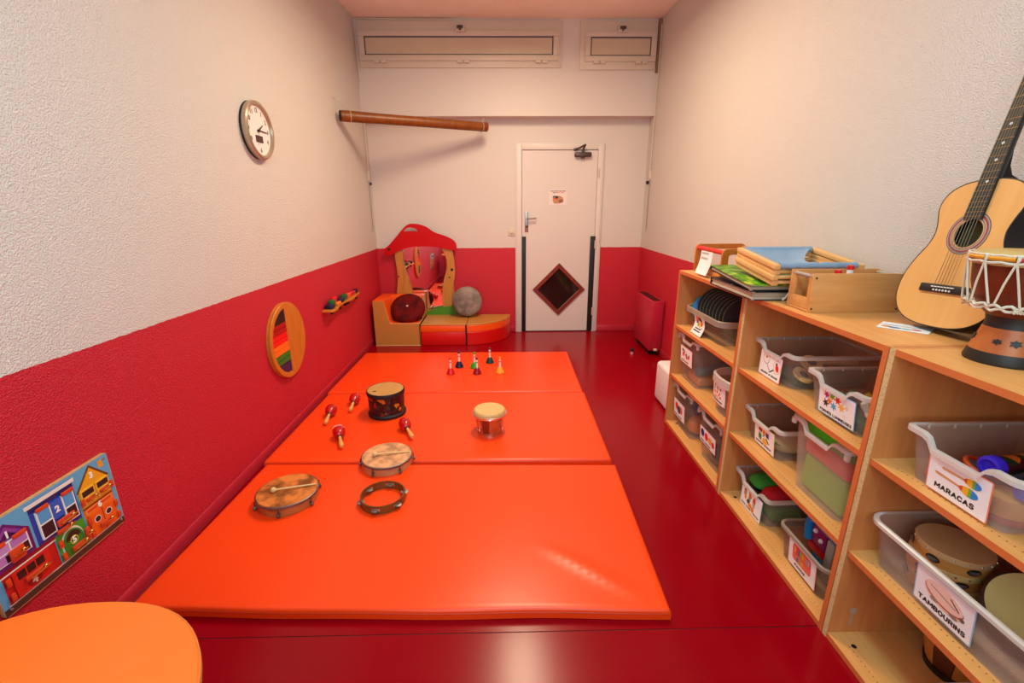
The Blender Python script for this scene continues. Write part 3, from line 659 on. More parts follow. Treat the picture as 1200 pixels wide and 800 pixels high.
# ---------------------------------------------------------------- mats
MH = 0.045
def mat_thing(label, loc, rz, W, D, ridge=None, wav=0.0):
    mb = MB(M_ORANGE); r = 0.012
    xs = [0, 0.004, 0.012, 0.03] + [0.03 + (W - 0.06) * i / 60 for i in range(1, 60)] + [W - 0.03, W - 0.012, W - 0.004, W]
    ys = [0, 0.004, 0.012, 0.03] + [0.03 + (D - 0.06) * i / 36 for i in range(1, 36)] + [D - 0.03, D - 0.012, D - 0.004, D]
    rnd = random.Random(int(loc[1] * 1000)); ph = [rnd.random() * 6 for _ in range(6)]
    def zz(x, y):
        d = min(x, y, W - x, D - y); z = MH
        if d < r: z -= r - math.sqrt(max(0, r * r - (r - d) ** 2))
        z += 0.0018 * math.sin(x * 5 + ph[0]) * math.sin(y * 4 + ph[1]) * min(1, d / 0.1)
        if ridge:
            (ax, ay), (bx, by) = ridge; ux, uy = bx - ax, by - ay; L = math.hypot(ux, uy)
            t = ((x - ax) * ux + (y - ay) * uy) / L / L; p = ((x - ax) * uy - (y - ay) * ux) / L
            if 0 < t < 1: z += 0.010 * math.sin(PI * t) * math.exp(-(p / 0.022) ** 2) * min(1, d / 0.03)
        return z
    def oy(x): return wav * (math.sin(x * 4.1 + 1.0) + 0.6 * math.sin(x * 9.3))
    nx, ny = len(xs), len(ys)
    vs = [(x, y + oy(x) * max(0, 1 - y / 0.06), zz(x, y)) for y in ys for x in xs]
    fs = [(j * nx + i, j * nx + i + 1, (j + 1) * nx + i + 1, (j + 1) * nx + i) for j in range(ny - 1) for i in range(nx - 1)]
    per = [i for i in range(nx)] + [j * nx + nx - 1 for j in range(1, ny)] + [(ny - 1) * nx + i for i in range(nx - 2, -1, -1)] + [j * nx for j in range(ny - 2, 0, -1)]
    o = len(vs); vs += [(vs[i][0], vs[i][1], 0.002) for i in per]
    n = len(per)
    for k in range(n):
        l = (k + 1) % n; fs.append((per[k], o + k, o + l, per[l]))
    fs.append(tuple(o + k for k in range(n)))
    mb.add(vs, fs)
    t = thing('floor_mat', label, 'mat', loc, (0, 0, rz), 'orange floor mats')
    mb.build('cover', t, angle=60)
    sm = MB(mat('mat_seam', '#c83410', 0.5))
    sm.tube([(0.01, -0.0005 + oy(0.01), 0.030)] + [(W * i / 30, -0.0008 + oy(W * i / 30), 0.030) for i in range(1, 30)] + [(W - 0.01, -0.0005 + oy(W - 0.01), 0.030)], 0.0016, 4)
    sm.build('piping', t)
    return t
mat_thing('nearest orange floor mat with a crease by its front right corner', (-1.400, 1.362, 0), -0.028, 2.0, 0.985, ((1.52, 0.36), (1.95, 0.03)), 0.004)
mat_thing('middle orange floor mat under the bongo and the red maracas', (-1.402, 2.372, 0), -0.012, 2.02, 1.0)
mat_thing('farthest orange floor mat with the coloured hand bells on it', (-1.408, 3.392, 0), -0.012, 2.03, 1.03)

# ---------------------------------------------------------------- soft play corner
M_TAN = mat('tan_vinyl', '#c0823c', 0.4, var=0.04, bump=0.06, bscale=20)
M_FOR = mat('orange_foam_vinyl', '#fb5a12', 0.36, var=0.03, bump=0.06, bscale=18)
M_FRED = mat('red_foam_vinyl', '#d8100c', 0.38, var=0.03, bump=0.06, bscale=18)
M_PIPE = mat('pale_piping', '#d9b07a', 0.5)
fy = 4.79; fd = 0.465
ac = thing('foam_armchair', 'tan and orange foam corner armchair against the left wall', 'armchair', (-1.395, fy, 0))
W = 0.487
prof = [(0, 0), (W, 0), (W, 0.245), (0.190, 0.245), (0.168, 0.262), (0.118, 0.495), (0, 0.495)]
MB(M_TAN).prism(prof, -0.012, 0.0, T=FACE_YN(0, 0, 0), bev=0.004).build('front_panel', ac)
MB(M_FOR).prism(prof, -0.465, -0.012, T=FACE_YN(0, 0, 0), bev=0.006).build('seat', ac)
bk = smooth([(0.06, 0.24), (0.06, 0.465), (W - 0.0, 0.465), (W - 0.0, 0.30), (0.40, 0.33), (0.20, 0.31)], 1)
b2 = MB(M_FOR).box(0.105, W - 0.014, 0.33, fd - 0.002, 0.2, 0.4935, 0.012, 3)
b2.build('backrest', ac)
MB(M_TAN).prism([(0.33, 0.0), (fd, 0.0), (fd, 0.495), (0.33, 0.495), (0.30, 0.36), (0.2, 0.25), (0.0, 0.245), (0, 0)], 0, 0.012, T=frame((W - 0.012, 0, 0), (0, 1, 0), (0, 0, 1), (1, 0, 0)), bev=0.003).build('side_panel', ac)
MB(M_PIPE).tube([(W - 0.004, 0.33, 0.497), (W - 0.004, 0.30, 0.36), (W - 0.004, 0.2, 0.25), (W - 0.004, 0.004, 0.248), (0.190, -0.002, 0.248)], 0.004, 5).tube([(0.0, -0.001, 0.004), (W, -0.001, 0.004)], 0.004, 5).build('piping', ac)
po = thing('foam_pouf', 'square foam pouf with tan top and red base beside the armchair', 'pouf', (-0.901, fy, 0))
PW = 0.493
MB(M_FRED).box(0, PW, 0, fd, 0, 0.150, 0.008).build('base', po)
MB(M_FOR).box(0, PW, 0, fd, 0.150, 0.222, 0.006).build('band', po)
MB(M_TAN).box(0, PW, 0, fd, 0.222, 0.237, 0.006, 3).build('top_panel', po)
MB(M_BLACK).box(PW - 0.012, PW + 0.001, -0.003, 0.01, 0.004, 0.23).build('zip', po)
qp = thing('foam_quarter_pouf', 'quarter round foam pouf with tan top at the bench end', 'pouf', (-0.402, fy + fd, 0))
def quarter(R): return [(0, 0)] + ell(0, 0, R, R * 0.985, 22, 0, -PI / 2, 0, False)
QR = 0.475
MB(M_FRED).prism(quarter(QR), 0, 0.150, bev=0.006).build('base', qp)
MB(M_FOR).prism(quarter(QR), 0.150, 0.222, bev=0.005).build('band', qp)
MB(M_TAN).prism(quarter(QR), 0.222, 0.237, bev=0.004).build('top_panel', qp)

M_PLUSHR = mat('maroon_plush', '#5c0204', 0.75, spec=0.2, var=0.4, vscale=14, bump=0.6, bscale=60, bdist=0.01)
M_PLUSHG = mat('grey_plush', '#867870', 0.85, var=0.32, vscale=9, bump=0.6, bscale=80, bdist=0.008, spec=0.2)
def cushion(name, label, m, loc, rot, R, th, butt):
    t = thing(name, label, 'cushion', loc, rot)
    prof = [(0.0, th * 0.36)] if butt else [(0, th / 2)]
    for i in range(1, 13):
        a = PI * i / 12 * 0.999
        prof.append((R * math.sin(a) ** 0.62, (th / 2) * math.copysign(abs(math.cos(a)) ** 0.8, math.cos(a)) * (1 - (0.25 if butt and a < 0.5 else 0))))
    prof[-1] = (0, -th / 2)
    MB(m).lathe(prof, 40).build('cover', t, angle=80)
    if butt: MB(M_CREAM).ball((0, 0, th * 0.36 + 0.006), 0.012, 0.012, 0.008, 10, 6).build('button', t)
    return t
cushion('round_cushion', 'round maroon plush cushion with white button in the armchair', M_PLUSHR, (-1.062, 4.985, 0.372), (math.radians(44), 0, 0), 0.19, 0.13, True)
cushion('round_cushion', 'round grey plush cushion leaning on the wall above the poufs', M_PLUSHG, (-0.42, 5.150, 0.412), (math.radians(80), 0, 0), 0.172, 0.15, False)

ap = thing('mirror_house', 'house shaped play mirror with red roof and wavy wooden posts', 'play mirror', (0, 5.27, 0), (-0.0105, 0, 0))
TP = FACE_YN(0, 0, 0)
roof = [(-1.349, 0.956), (-1.335, 1.003), (-1.295, 1.031), (-1.212, 1.116), (-1.119, 1.217), (-1.059, 1.263), (-1.001, 1.272), (-0.926, 1.262), (-0.852, 1.234), (-0.770, 1.178), (-0.657, 1.140), (-0.564, 1.093), (-0.528, 1.036), (-0.539, 0.989), (-0.597, 0.985), (-0.711, 1.006), (-0.817, 1.019), (-0.913, 1.022), (-1.037, 1.016), (-1.135, 0.993), (-1.224, 0.955), (-1.274, 0.927), (-1.323, 0.927)]
slot = [(-1.104, 1.189), (-1.100, 1.205), (-1.051, 1.231), (-0.977, 1.217), (-0.962, 1.189), (-1.03, 1.192)]
def holed(outer, hole, th):
    b = bmesh.new()
    for P in (smooth(outer, 3), smooth(hole, 4)):
        V = [b.verts.new((p[0], p[1], 0)) for p in P]
        for i in range(len(V)): b.edges.new((V[i], V[(i + 1) % len(V)]))
    bmesh.ops.triangle_fill(b, edges=list(b.edges), use_beauty=True)
    ex = bmesh.ops.extrude_face_region(b, geom=list(b.faces))
    for v in [g for g in ex['geom'] if isinstance(g, bmesh.types.BMVert)]: v.co.z += th
    b.verts.index_update()
    r = [tuple(v.co) for v in b.verts], [tuple(v.index for v in f.verts) for f in b.faces]; b.free()
    return r
MB(mat('roof_red', '#c6060c', 0.35, spec=0.2)).add(*holed(roof, slot, 0.02), T=TP).build('roof', ap)
pL = [(-1.228, 0.97), (-1.145, 0.975), (-1.144, 0.869), (-1.124, 0.743), (-1.077, 0.575), (-1.057, 0.425), (-1.064, 0.30), (-1.253, 0.30), (-1.241, 0.477), (-1.220, 0.626), (-1.219, 0.773)]
pR = [(-0.697, 1.01), (-0.593, 1.0), (-0.563, 0.865), (-0.560, 0.699), (-0.597, 0.522), (-0.605, 0.29), (-0.705, 0.29), (-0.713, 0.472), (-0.690, 0.641), (-0.644, 0.798), (-0.658, 0.913)]
M_POST = wood('post_wood', '#b8762c', '#c98a3c', (5, 5, 0.8), 6, 0.4)
for P in (pL, pR):
    MB(M_POST).prism(smooth(P, 3), -0.022, -0.001, T=TP).build('post', ap)
MB(M_CHROME if False else mat('mirror_silver', '#f4eeea', 0.015, 1.0)).box(-1.16, -0.60, 0.03, 0.034, 0.30, 1.03).build('mirror', ap)
MB(M_POST).box(-1.18, -0.58, 0.036, 0.05, 0.0, 1.05).build('back_board', ap)
MB(mat('grass_green', '#4a8a1e', 0.4)).prism(smooth([(-1.20, 0.0), (-1.20, 0.26), (-0.939, 0.262), (-0.806, 0.311), (-0.705, 0.330), (-0.605, 0.333), (-0.53, 0.300), (-0.52, 0.0)], 3), 0.0, 0.013, T=TP).build('grass_base', ap)
for x, z in ((-1.288, 0.994), (-0.592, 0.758), (-0.625, 0.671), (-1.206, 0.685)):
    zz = 0.02 if x < -1.25 else -0.001
    r = 0.016 if x < -1.25 or x == -0.592 else 0.009
    MB(M_BLACK).lathe([(0, zz), (r, zz), (r * 0.9, zz + 0.006), (0, zz + 0.007)], 12, T=TP @ TR(x, z, 0)).build('bolt', ap)

# ---------------------------------------------------------------- instruments on the mats
ZM = MH + 0.001
M_SKIN = mat('drum_skin', '#d8b070', 0.5, var=0.10, vscale=25)
M_SKINW = mat('mottled_skin', '#cf9668', 0.5, var=0.32, vscale=18)
M_SKINO = mat('brown_mottled_skin', '#b86a2c', 0.5, var=0.55, vscale=14)
def art_mat():
    m = mat('printed_fruit_pattern', '#3a1418', 0.4); nt = m.node_tree; b = nt.nodes['Principled BSDF']
    tc = nt.nodes.new('ShaderNodeTexCoord'); v = nt.nodes.new('ShaderNodeTexVoronoi'); v.inputs['Scale'].default_value = 44
    n = nt.nodes.new('ShaderNodeTexNoise'); n.inputs['Scale'].default_value = 18
    mx = nt.nodes.new('ShaderNodeMix'); mx.data_type = 'RGBA'; mx.inputs[0].default_value = 0.06
    r = nt.nodes.new('ShaderNodeValToRGB'); r.color_ramp.interpolation = 'CONSTANT'; e = r.color_ramp.elements
    e[0].position = 0; e[0].color = lin('#140a0c'); e[1].position = 0.32; e[1].color = lin('#3c0a16')
    for p, c in ((0.48, '#12301a'), (0.58, '#160c10'), (0.68, '#9c1410'), (0.76, '#c8641c'), (0.82, '#241030'), (0.9, '#d07a1c'), (0.94, '#1c3c1a')):
        k = e.new(p); k.color = lin(c)
    nt.links.new(tc.outputs['Object'], n.inputs['Vector'])
    nt.links.new(tc.outputs['Object'], mx.inputs[6]); nt.links.new(n.outputs['Color'], mx.inputs[7])
    nt.links.new(mx.outputs[2], v.inputs['Vector']); sp = nt.nodes.new('ShaderNodeSeparateColor')
    nt.links.new(v.outputs['Color'], sp.inputs[0]); nt.links.new(sp.outputs[0], r.inputs[0]); nt.links.new(r.outputs[0], b.inputs['Base Color'])
    return m
td = thing('floor_drum', 'small floor drum with dark fruit pattern and black hoops', 'drum', (-0.838, 3.005, ZM), (0, 0, 0.3))
MB(art_mat()).lathe([(0.122, 0.02), (0.125, 0.165), (0.118, 0.165), (0.118, 0.02)], 40, close=True).build('shell', td)
MB(M_BLACK).lathe([(0.118, 0.0), (0.13, 0.002), (0.132, 0.02), (0.124, 0.03), (0.116, 0.03)], 40, close=True).build('bottom_hoop', td)
MB(M_BLACK).lathe([(0.120, 0.155), (0.130, 0.156), (0.133, 0.175), (0.128, 0.186), (0.122, 0.184)], 40, close=True).build('top_hoop', td)
MB(mat('tan_head', '#c08f50', 0.55, var=0.15, vscale=40)).lathe([(0, 0.186), (0.122, 0.186), (0.128, 0.181), (0.122, 0.176), (0, 0.176)], 40).build('head', td)
MB(M_BLACK).prism(ell(-0.075, -0.03, 0.012, 0.007, 10), 0.186, 0.187).build('printed_mark', td)

bo = thing('bongo', 'single bongo drum with striped wooden shell and chrome hoop', 'drum', (-0.10, 2.715, ZM))
M_BW1 = wood('bongo_red', '#b84a20', '#cc6430', (4, 4, 1), 6, 0.25, 0.3); M_BW2 = wood('bongo_dark', '#7a2412', '#963218', (4, 4, 1), 6, 0.25, 0.3)
for k in range(12):
    a0, a1 = 2 * PI * k / 12, 2 * PI * (k + 1) / 12; mb = MB(M_BW2 if k in (8, 2, 5) else M_BW1); vs = []; 
    for rr in (0, -0.008):
        for z, r in ((0.006, 0.078), (0.05, 0.084), (0.10, 0.093), (0.125, 0.097)):
            for i in range(4):
                a = a0 + (a1 - a0) * i / 3; vs.append(((r + rr) * math.cos(a), (r + rr) * math.sin(a), z))
    fs = []
    for h in (0, 16):
        for j in range(3):
            for i in range(3): fs.append((h + j * 4 + i, h + j * 4 + i + 1, h + j * 4 + i + 5, h + j * 4 + i + 4))
    fs += [(i, i + 1, 17 + i, 16 + i) for i in range(3)] + [(12 + i, 13 + i, 29 + i, 28 + i) for i in range(3)]
    mb.add(vs, fs).build('stave', bo)
MB(M_CHROME).lathe([(0.074, 0.0), (0.081, 0.0), (0.082, 0.014), (0.075, 0.014)], 36, close=True).build('bottom_ring', bo)
MB(M_CHROME).lathe([(0.103, 0.122), (0.110, 0.122), (0.111, 0.134), (0.104, 0.136)], 40, close=True).tube([(0.107 * math.cos(i * PI / 20), 0.107 * math.sin(i * PI / 20), 0.124) for i in range(40)], 0.004, 6, True).build('tension_hoop', bo)
MB(M_SKIN).lathe([(0, 0.158), (0.094, 0.158), (0.101, 0.152), (0.105, 0.134), (0.099, 0.120), (0.094, 0.12), (0.094, 0.15), (0, 0.150)], 40).build('head', bo)
for k in range(4):
    a = PI / 4 + k * PI / 2 + 0.15; c, s_ = math.cos(a), math.sin(a)
    MB(M_CHROME).cyl((0.102 * c, 0.102 * s_, 0.055), (0.106 * c, 0.106 * s_, 0.125), 0.004, 8).prism(ell(0, 0, 0.014, 0.022, 12), 0, 0.008, T=axis((0.088 * c, 0.088 * s_, 0.075), (0.1 * c, 0.1 * s_, 0.075))).cyl((0.104 * c, 0.104 * s_, 0.04), (0.1035 * c, 0.1035 * s_, 0.058), 0.0065, 6).build('lug', bo)

def hand_drum(label, loc, rz, R, skin, wallc):
    t = thing('hand_drum', label, 'drum', loc, (0, 0, rz)); H = 0.056
    MB(wallc).lathe([(R - 0.010, 0), (R, 0), (R, H - 0.008), (R - 0.010, H - 0.008)], 48, close=True).build('frame', t)
    MB(skin).lathe([(0, H), (R - 0.002, H), (R + 0.001, H - 0.004), (R + 0.001, H - 0.022), (R - 0.0005, H - 0.022), (R - 0.0105, H - 0.009), (0, H - 0.009)], 48).build('head', t)
    MB(mat('dull_steel', '#7a7876', 0.45, 0.8)).lathe([(R + 0.0015, H - 0.016), (R + 0.005, H - 0.016), (R + 0.005, H - 0.004), (R + 0.0015, H - 0.002)], 48, close=True).build('hoop', t)
    for k in range(6):
        a = k * PI / 3 + 0.35; c, s_ = math.cos(a), math.sin(a)
        MB(mat('lug_steel', '#6e6a66', 0.35, 0.8)).cyl((R * c, R * s_, 0.020), ((R + 0.014) * c, (R + 0.014) * s_, 0.020), 0.006, 8).cyl(((R + 0.010) * c, (R + 0.010) * s_, 0.008), ((R + 0.008) * c, (R + 0.008) * s_, H - 0.008), 0.003, 6).ball(((R + 0.011) * c, (R + 0.011) * s_, 0.011), 0.0085, seg=8, rings=6).build('tuning_lug', t)
    return t
M_HDW = wood('drum_frame_wood', '#a55a2a', '#c0753c', (1, 1, 4), 8, 0.35)
hand_drum('hand drum with brown mottled skin, nearest the left wall', (-1.095, 2.01, ZM), 0.3, 0.142, M_SKINO, M_HDW)
hand_drum('hand drum with pale mottled skin between floor drum and tambourine ring', (-0.677, 2.335, ZM), 0.9, 0.138, M_SKINW, wood('pale_drum_frame', '#b9764a', '#d09a6a', (1, 1, 4), 8, 0.35))
M_STICK = wood('stick_wood', '#e0b878', '#ecc88c', (1, 6, 6), 6, 0.45)
def mallet(label, a, b_):
    t = thing('mallet', label, 'mallet', a); d = Vector(b_) - Vector(a)
    MB(M_STICK).cyl((0, 0, 0), tuple(d), 0.0052, 10, 0.0042).build('stick', t)
    MB(M_STICK).ball((0, 0, 0), 0.014, seg=14, rings=10).build('ball_head', t)
zt = ZM + 0.056
mallet('wooden mallet lying on the brown mottled hand drum', (-1.150, 1.985, zt + 0.0143), (-0.965, 2.045, zt + 0.0055))
mallet('wooden mallet lying on the pale mottled hand drum', (-0.738, 2.315, zt + 0.0143), (-0.550, 2.355, zt + 0.0055))

tg = thing('tambourine_ring', 'headless wooden tambourine ring with metal jingles on the nearest mat', 'tambourine', (-0.614, 1.985, ZM), (0, 0, 0.2))
M_TRW = wood('ring_wood', '#6a3a14', '#7e4a1c', (1, 1, 4), 8, 0.35)
RR = 0.110; mb = MB(M_TRW); nseg = 72; slots = [(k * 12, k * 12 + 5) for k in range(6)]
inslot = lambda i: any(a <= i % nseg < b for a, b in slots)
for z0, z1, full in ((0, 0.012, True), (0.012, 0.030, False), (0.030, 0.042, True)):
    i = 0
    while i < nseg:
        if not full and inslot(i): i += 1; continue
        j = i
        while j < nseg and (full or not inslot(j)): j += 1
        ang = [2 * PI * k / nseg for k in range(i, j + 1)]; m_ = len(ang)
        vs = [(r * math.cos(a), r * math.sin(a), z) for r in (RR - 0.007, RR) for z in (z0, z1) for a in ang]
        fs = []
        for k in range(m_ - 1):
            A = lambda q: q * m_ + k
            fs += [(A(0), A(0) + 1, A(1) + 1, A(1)), (A(2), A(3), A(3) + 1, A(2) + 1), (A(0), A(2), A(2) + 1, A(0) + 1), (A(1), A(1) + 1, A(3) + 1, A(3))]
        if not full: fs += [(0, m_, 3 * m_, 2 * m_), (m_ - 1, 3 * m_ - 1, 4 * m_ - 1, 2 * m_ - 1)]
        mb.add(vs, fs); i = j
mb.build('ring', tg)
for a, b_ in slots:
    t_ = 2 * PI * ((a + b_) / 2) / nseg
    mb = MB(M_STEEL)
    for dz in (0.0165, 0.0215): mb.lathe([(0, 0), (0.016, 0.0005), (0.019, 0.002), (0.016, 0.003), (0, 0.0035)], 16, T=TR((RR - 0.003) * math.cos(t_), (RR - 0.003) * math.sin(t_), dz))
    mb.cyl(((RR - 0.003) * math.cos(t_), (RR - 0.003) * math.sin(t_), 0.004), ((RR - 0.003) * math.cos(t_), (RR - 0.003) * math.sin(t_), 0.038), 0.0015, 6)
    mb.build('jingle', tg)

# maracas
M_MARR = mat('maraca_red', '#c00a10', 0.22, coat=0.4)
M_MARH = wood('maraca_handle', '#d99a50', '#e6b068', (1, 6, 6), 5, 0.4)
def maraca(first, label, hd, tl, red_handle=False):
    hx, hy = hd; tx, ty = tl; rz = math.atan2(ty - hy, tx - hx)
    if first is None:
        t = thing('maraca', label, 'maraca', (hx, hy, ZM), (0, 0, rz), 'red maracas')
        T = frame((0, 0, 0.040), (0, 1, 0), (0, 0, 1), (1, 0, 0)) @ TR(0, 0, 0, 0, 0, 0)
        T = TR(0, 0, 0.040, 0, 0.10, 0) @ frame((0, 0, 0), (0, 1, 0), (0, 0, 1), (1, 0, 0))
        MB(M_MARR).lathe([(0, -0.056), (0.018, -0.053), (0.031, -0.042), (0.039, -0.022), (0.0395, -0.002), (0.035, 0.020), (0.025, 0.038), (0.014, 0.048), (0, 0.05)], 24, T=T).build('head', t)
        MB(M_BLACK).lathe([(0.010, 0.043), (0.0155, 0.044), (0.0145, 0.053), (0.010, 0.054)], 16, T=T, close=True).build('collar', t)
        MB(M_MARH).lathe([(0, 0.048), (0.010, 0.05), (0.0095, 0.075), (0.013, 0.12), (0.0145, 0.145), (0.010, 0.160), (0, 0.163)], 16, T=T).build('handle', t)
        return t
    return dup(first, label, (hx, hy, ZM), (0, 0, rz))
m0 = maraca(None, 'red maraca nearest the left wall, handle toward the camera', (-1.222, 2.965), (-1.20, 2.79))
maraca(m0, 'red maraca between the floor drum and the left wall', (-1.116, 3.16), (-1.10, 3.01))
m3 = maraca(m0, 'red maraca with white flower speckles and orange handle', (-1.052, 2.635), (-0.98, 2.47))
m4 = maraca(m0, 'red maraca in front of the floor drum, right of the others', (-0.655, 2.735), (-0.58, 2.59))
sp = MB(M_WHITE)
rnd = random.Random(3)
for k in range(26):
    a = rnd.uniform(0.5, 2.6); u = rnd.uniform(-0.050, -0.022); r = 0.0392 if u > -0.03 else 0.034
    X = TR(0, 0, 0.040, 0, 0.10, 0) @ frame((0, 0, 0), (0, 1, 0), (0, 0, 1), (1, 0, 0))
    rr = {True: 0.0385, False: 0.030}[u > -0.035]
    f_ = (u + 0.056) / 0.034; rr = 0.0395 * math.sqrt(max(0.05, 1 - (1 - min(1, f_)) ** 2)) + 0.0003
    sp.ball((rr * math.cos(a), rr * math.sin(a), u), 0.0022, seg=6, rings=4, T=X)
sp.build('speckles', m3, kind='stuff')

# hand bells
def bell(label, x, y, c, k):
    t = thing('hand_bell', label, 'bell', (x, y, ZM), (0, 0, k * 0.7), 'coloured hand bells')
    MB(col(c, 0.25)).lathe([(0.026, 0.0), (0.038, 0.002), (0.036, 0.012), (0.029, 0.024), (0.024, 0.040), (0.018, 0.050), (0, 0.053), (0, 0.048), (0.015, 0.046), (0.02, 0.036), (0.026, 0.02)], 24, close=False).build('bell_cup', t)
    MB(M_CHROME).ball((0.026, 0, 0.012), 0.007, seg=8, rings=6).build('clapper', t)
    MB(M_WHITE).lathe([(0, 0.052), (0.009, 0.052), (0.0085, 0.130), (0, 0.130)], 12).build('handle', t)
    MB(M_GREYG).lathe([(0.0085, 0.100), (0.0096, 0.101), (0.0096, 0.106), (0.0085, 0.107)], 12, close=True).build('handle_ring', t)
    MB(col(c, 0.25)).lathe([(0, 0.129), (0.0105, 0.130), (0.0105, 0.143), (0.006, 0.148), (0, 0.149)], 12).build('knob', t)
for k, (l, x, y, c) in enumerate((('red hand bell with white handle, leftmost of the bells', -0.473, 3.79, '#d01418'), ('navy blue hand bell with white handle', -0.414, 3.965, '#141440'),
    ('bright green hand bell with white handle', -0.273, 3.94, '#1ea818'), ('dark crimson hand bell with white handle', -0.241, 3.785, '#8c0c20'),
    ('dark teal hand bell with white handle, farthest back', -0.137, 4.075, '#0c3a38'), ('yellow hand bell with white handle, rightmost of the bells', -0.040, 3.80, '#eea42c'))):
    bell(l, x, y, c, k)

# ---------------------------------------------------------------- shelf units
XF = 1.12
def shelf_unit(label, y0, y1, far_chip):
    D = XR - 0.002 - XF
    t = thing('shelf_unit', label, 'shelf', (XF, y0, 0)); W = y1 - y0; tk = 0.019; H = 1.061
    EB = 0.0015
    def panel(name, x0, x1, ya, yb, z0, z1, m, em=None, fx=True):
        p = MB(m).box(x0 + EB, x1, ya, yb, z0, z1).build(name, t)
        MB(em or M_EDGE).box(x0, x0 + EB - 0.0002, ya, yb, z0, z1).build('edge_strip', p)
        return p
    panel('side_panel', 0, D, 0.0, tk, 0, H, M_BEECH_Z)
    panel('side_panel', 0, D, W - tk, W, 0, H, M_BEECH_Z, M_CHIP if far_chip else None)
    panel('top_panel', 0, D, tk + 0.0003, W - tk - 0.0003, H - tk, H, M_BEECH_Y)
    for z in (0.349, 0.690): 
        p = panel('shelf_board', 0.004, D - 0.01, tk + 0.0003, W - tk - 0.0003, z, z + tk, M_BEECH_Y)
        hm = MB(M_HOLE); n = int((W - 0.1) / 0.017)
        for i in range(n): hm.prism(ell(0.040, 0.05 + i * 0.017, 0.0018, 0.0018, 6), z + tk - 0.001, z + tk + 0.0003)
        hm.build('shelf_pin_holes', p, kind='stuff')
    p = panel('bottom_panel', 0, D - 0.01, tk + 0.0003, W - tk - 0.0003, 0.002, 0.022, M_BEECH_Y)
    hm = MB(M_HOLE)
    for i in range(int((W - 0.1) / 0.017)): hm.prism(ell(0.040, 0.05 + i * 0.017, 0.0018, 0.0018, 6), 0.021, 0.0223)
    hm.build('shelf_pin_holes', p, kind='stuff')
    MB(M_BLACK).prism(ell(0.055, W - 0.075, 0.008, 0.008, 12), 0.022, 0.0235).build('plug', t)
    MB(M_BEECH_Z).box(D - 0.009, D, tk, W - tk, 0.022, H - tk).build('back_panel', t)
    return t
u1 = shelf_unit('far low shelf unit holding black discs and deep trays', 2.078, 2.902, False)
u2 = shelf_unit('middle low shelf unit with the jumbo clear tray', 1.250, 2.074, True)
u3 = shelf_unit('near low shelf unit with the maracas and tambourine trays', 0.422, 1.246, True)
# maker's stamp on the near unit, a ring and a worn word
MB(mat('pale_stamp', '#b8a48c', 0.5)).prism(ell(0, 0.0, 0.012, 0.012, 18) , 0, 0.0004, T=TR(0.075, 0.8045, 0.115, PI / 2, 0, 0)).build('maker_stamp', u3)
mbx = MB(_m['pale_stamp'])
for k in range(6): mbx.box(0.070, 0.079, 0.8042, 0.8047, 0.095 - k * 0.0085, 0.1005 - k * 0.0085)
mbx.build('maker_stamp', u3, kind='stuff')

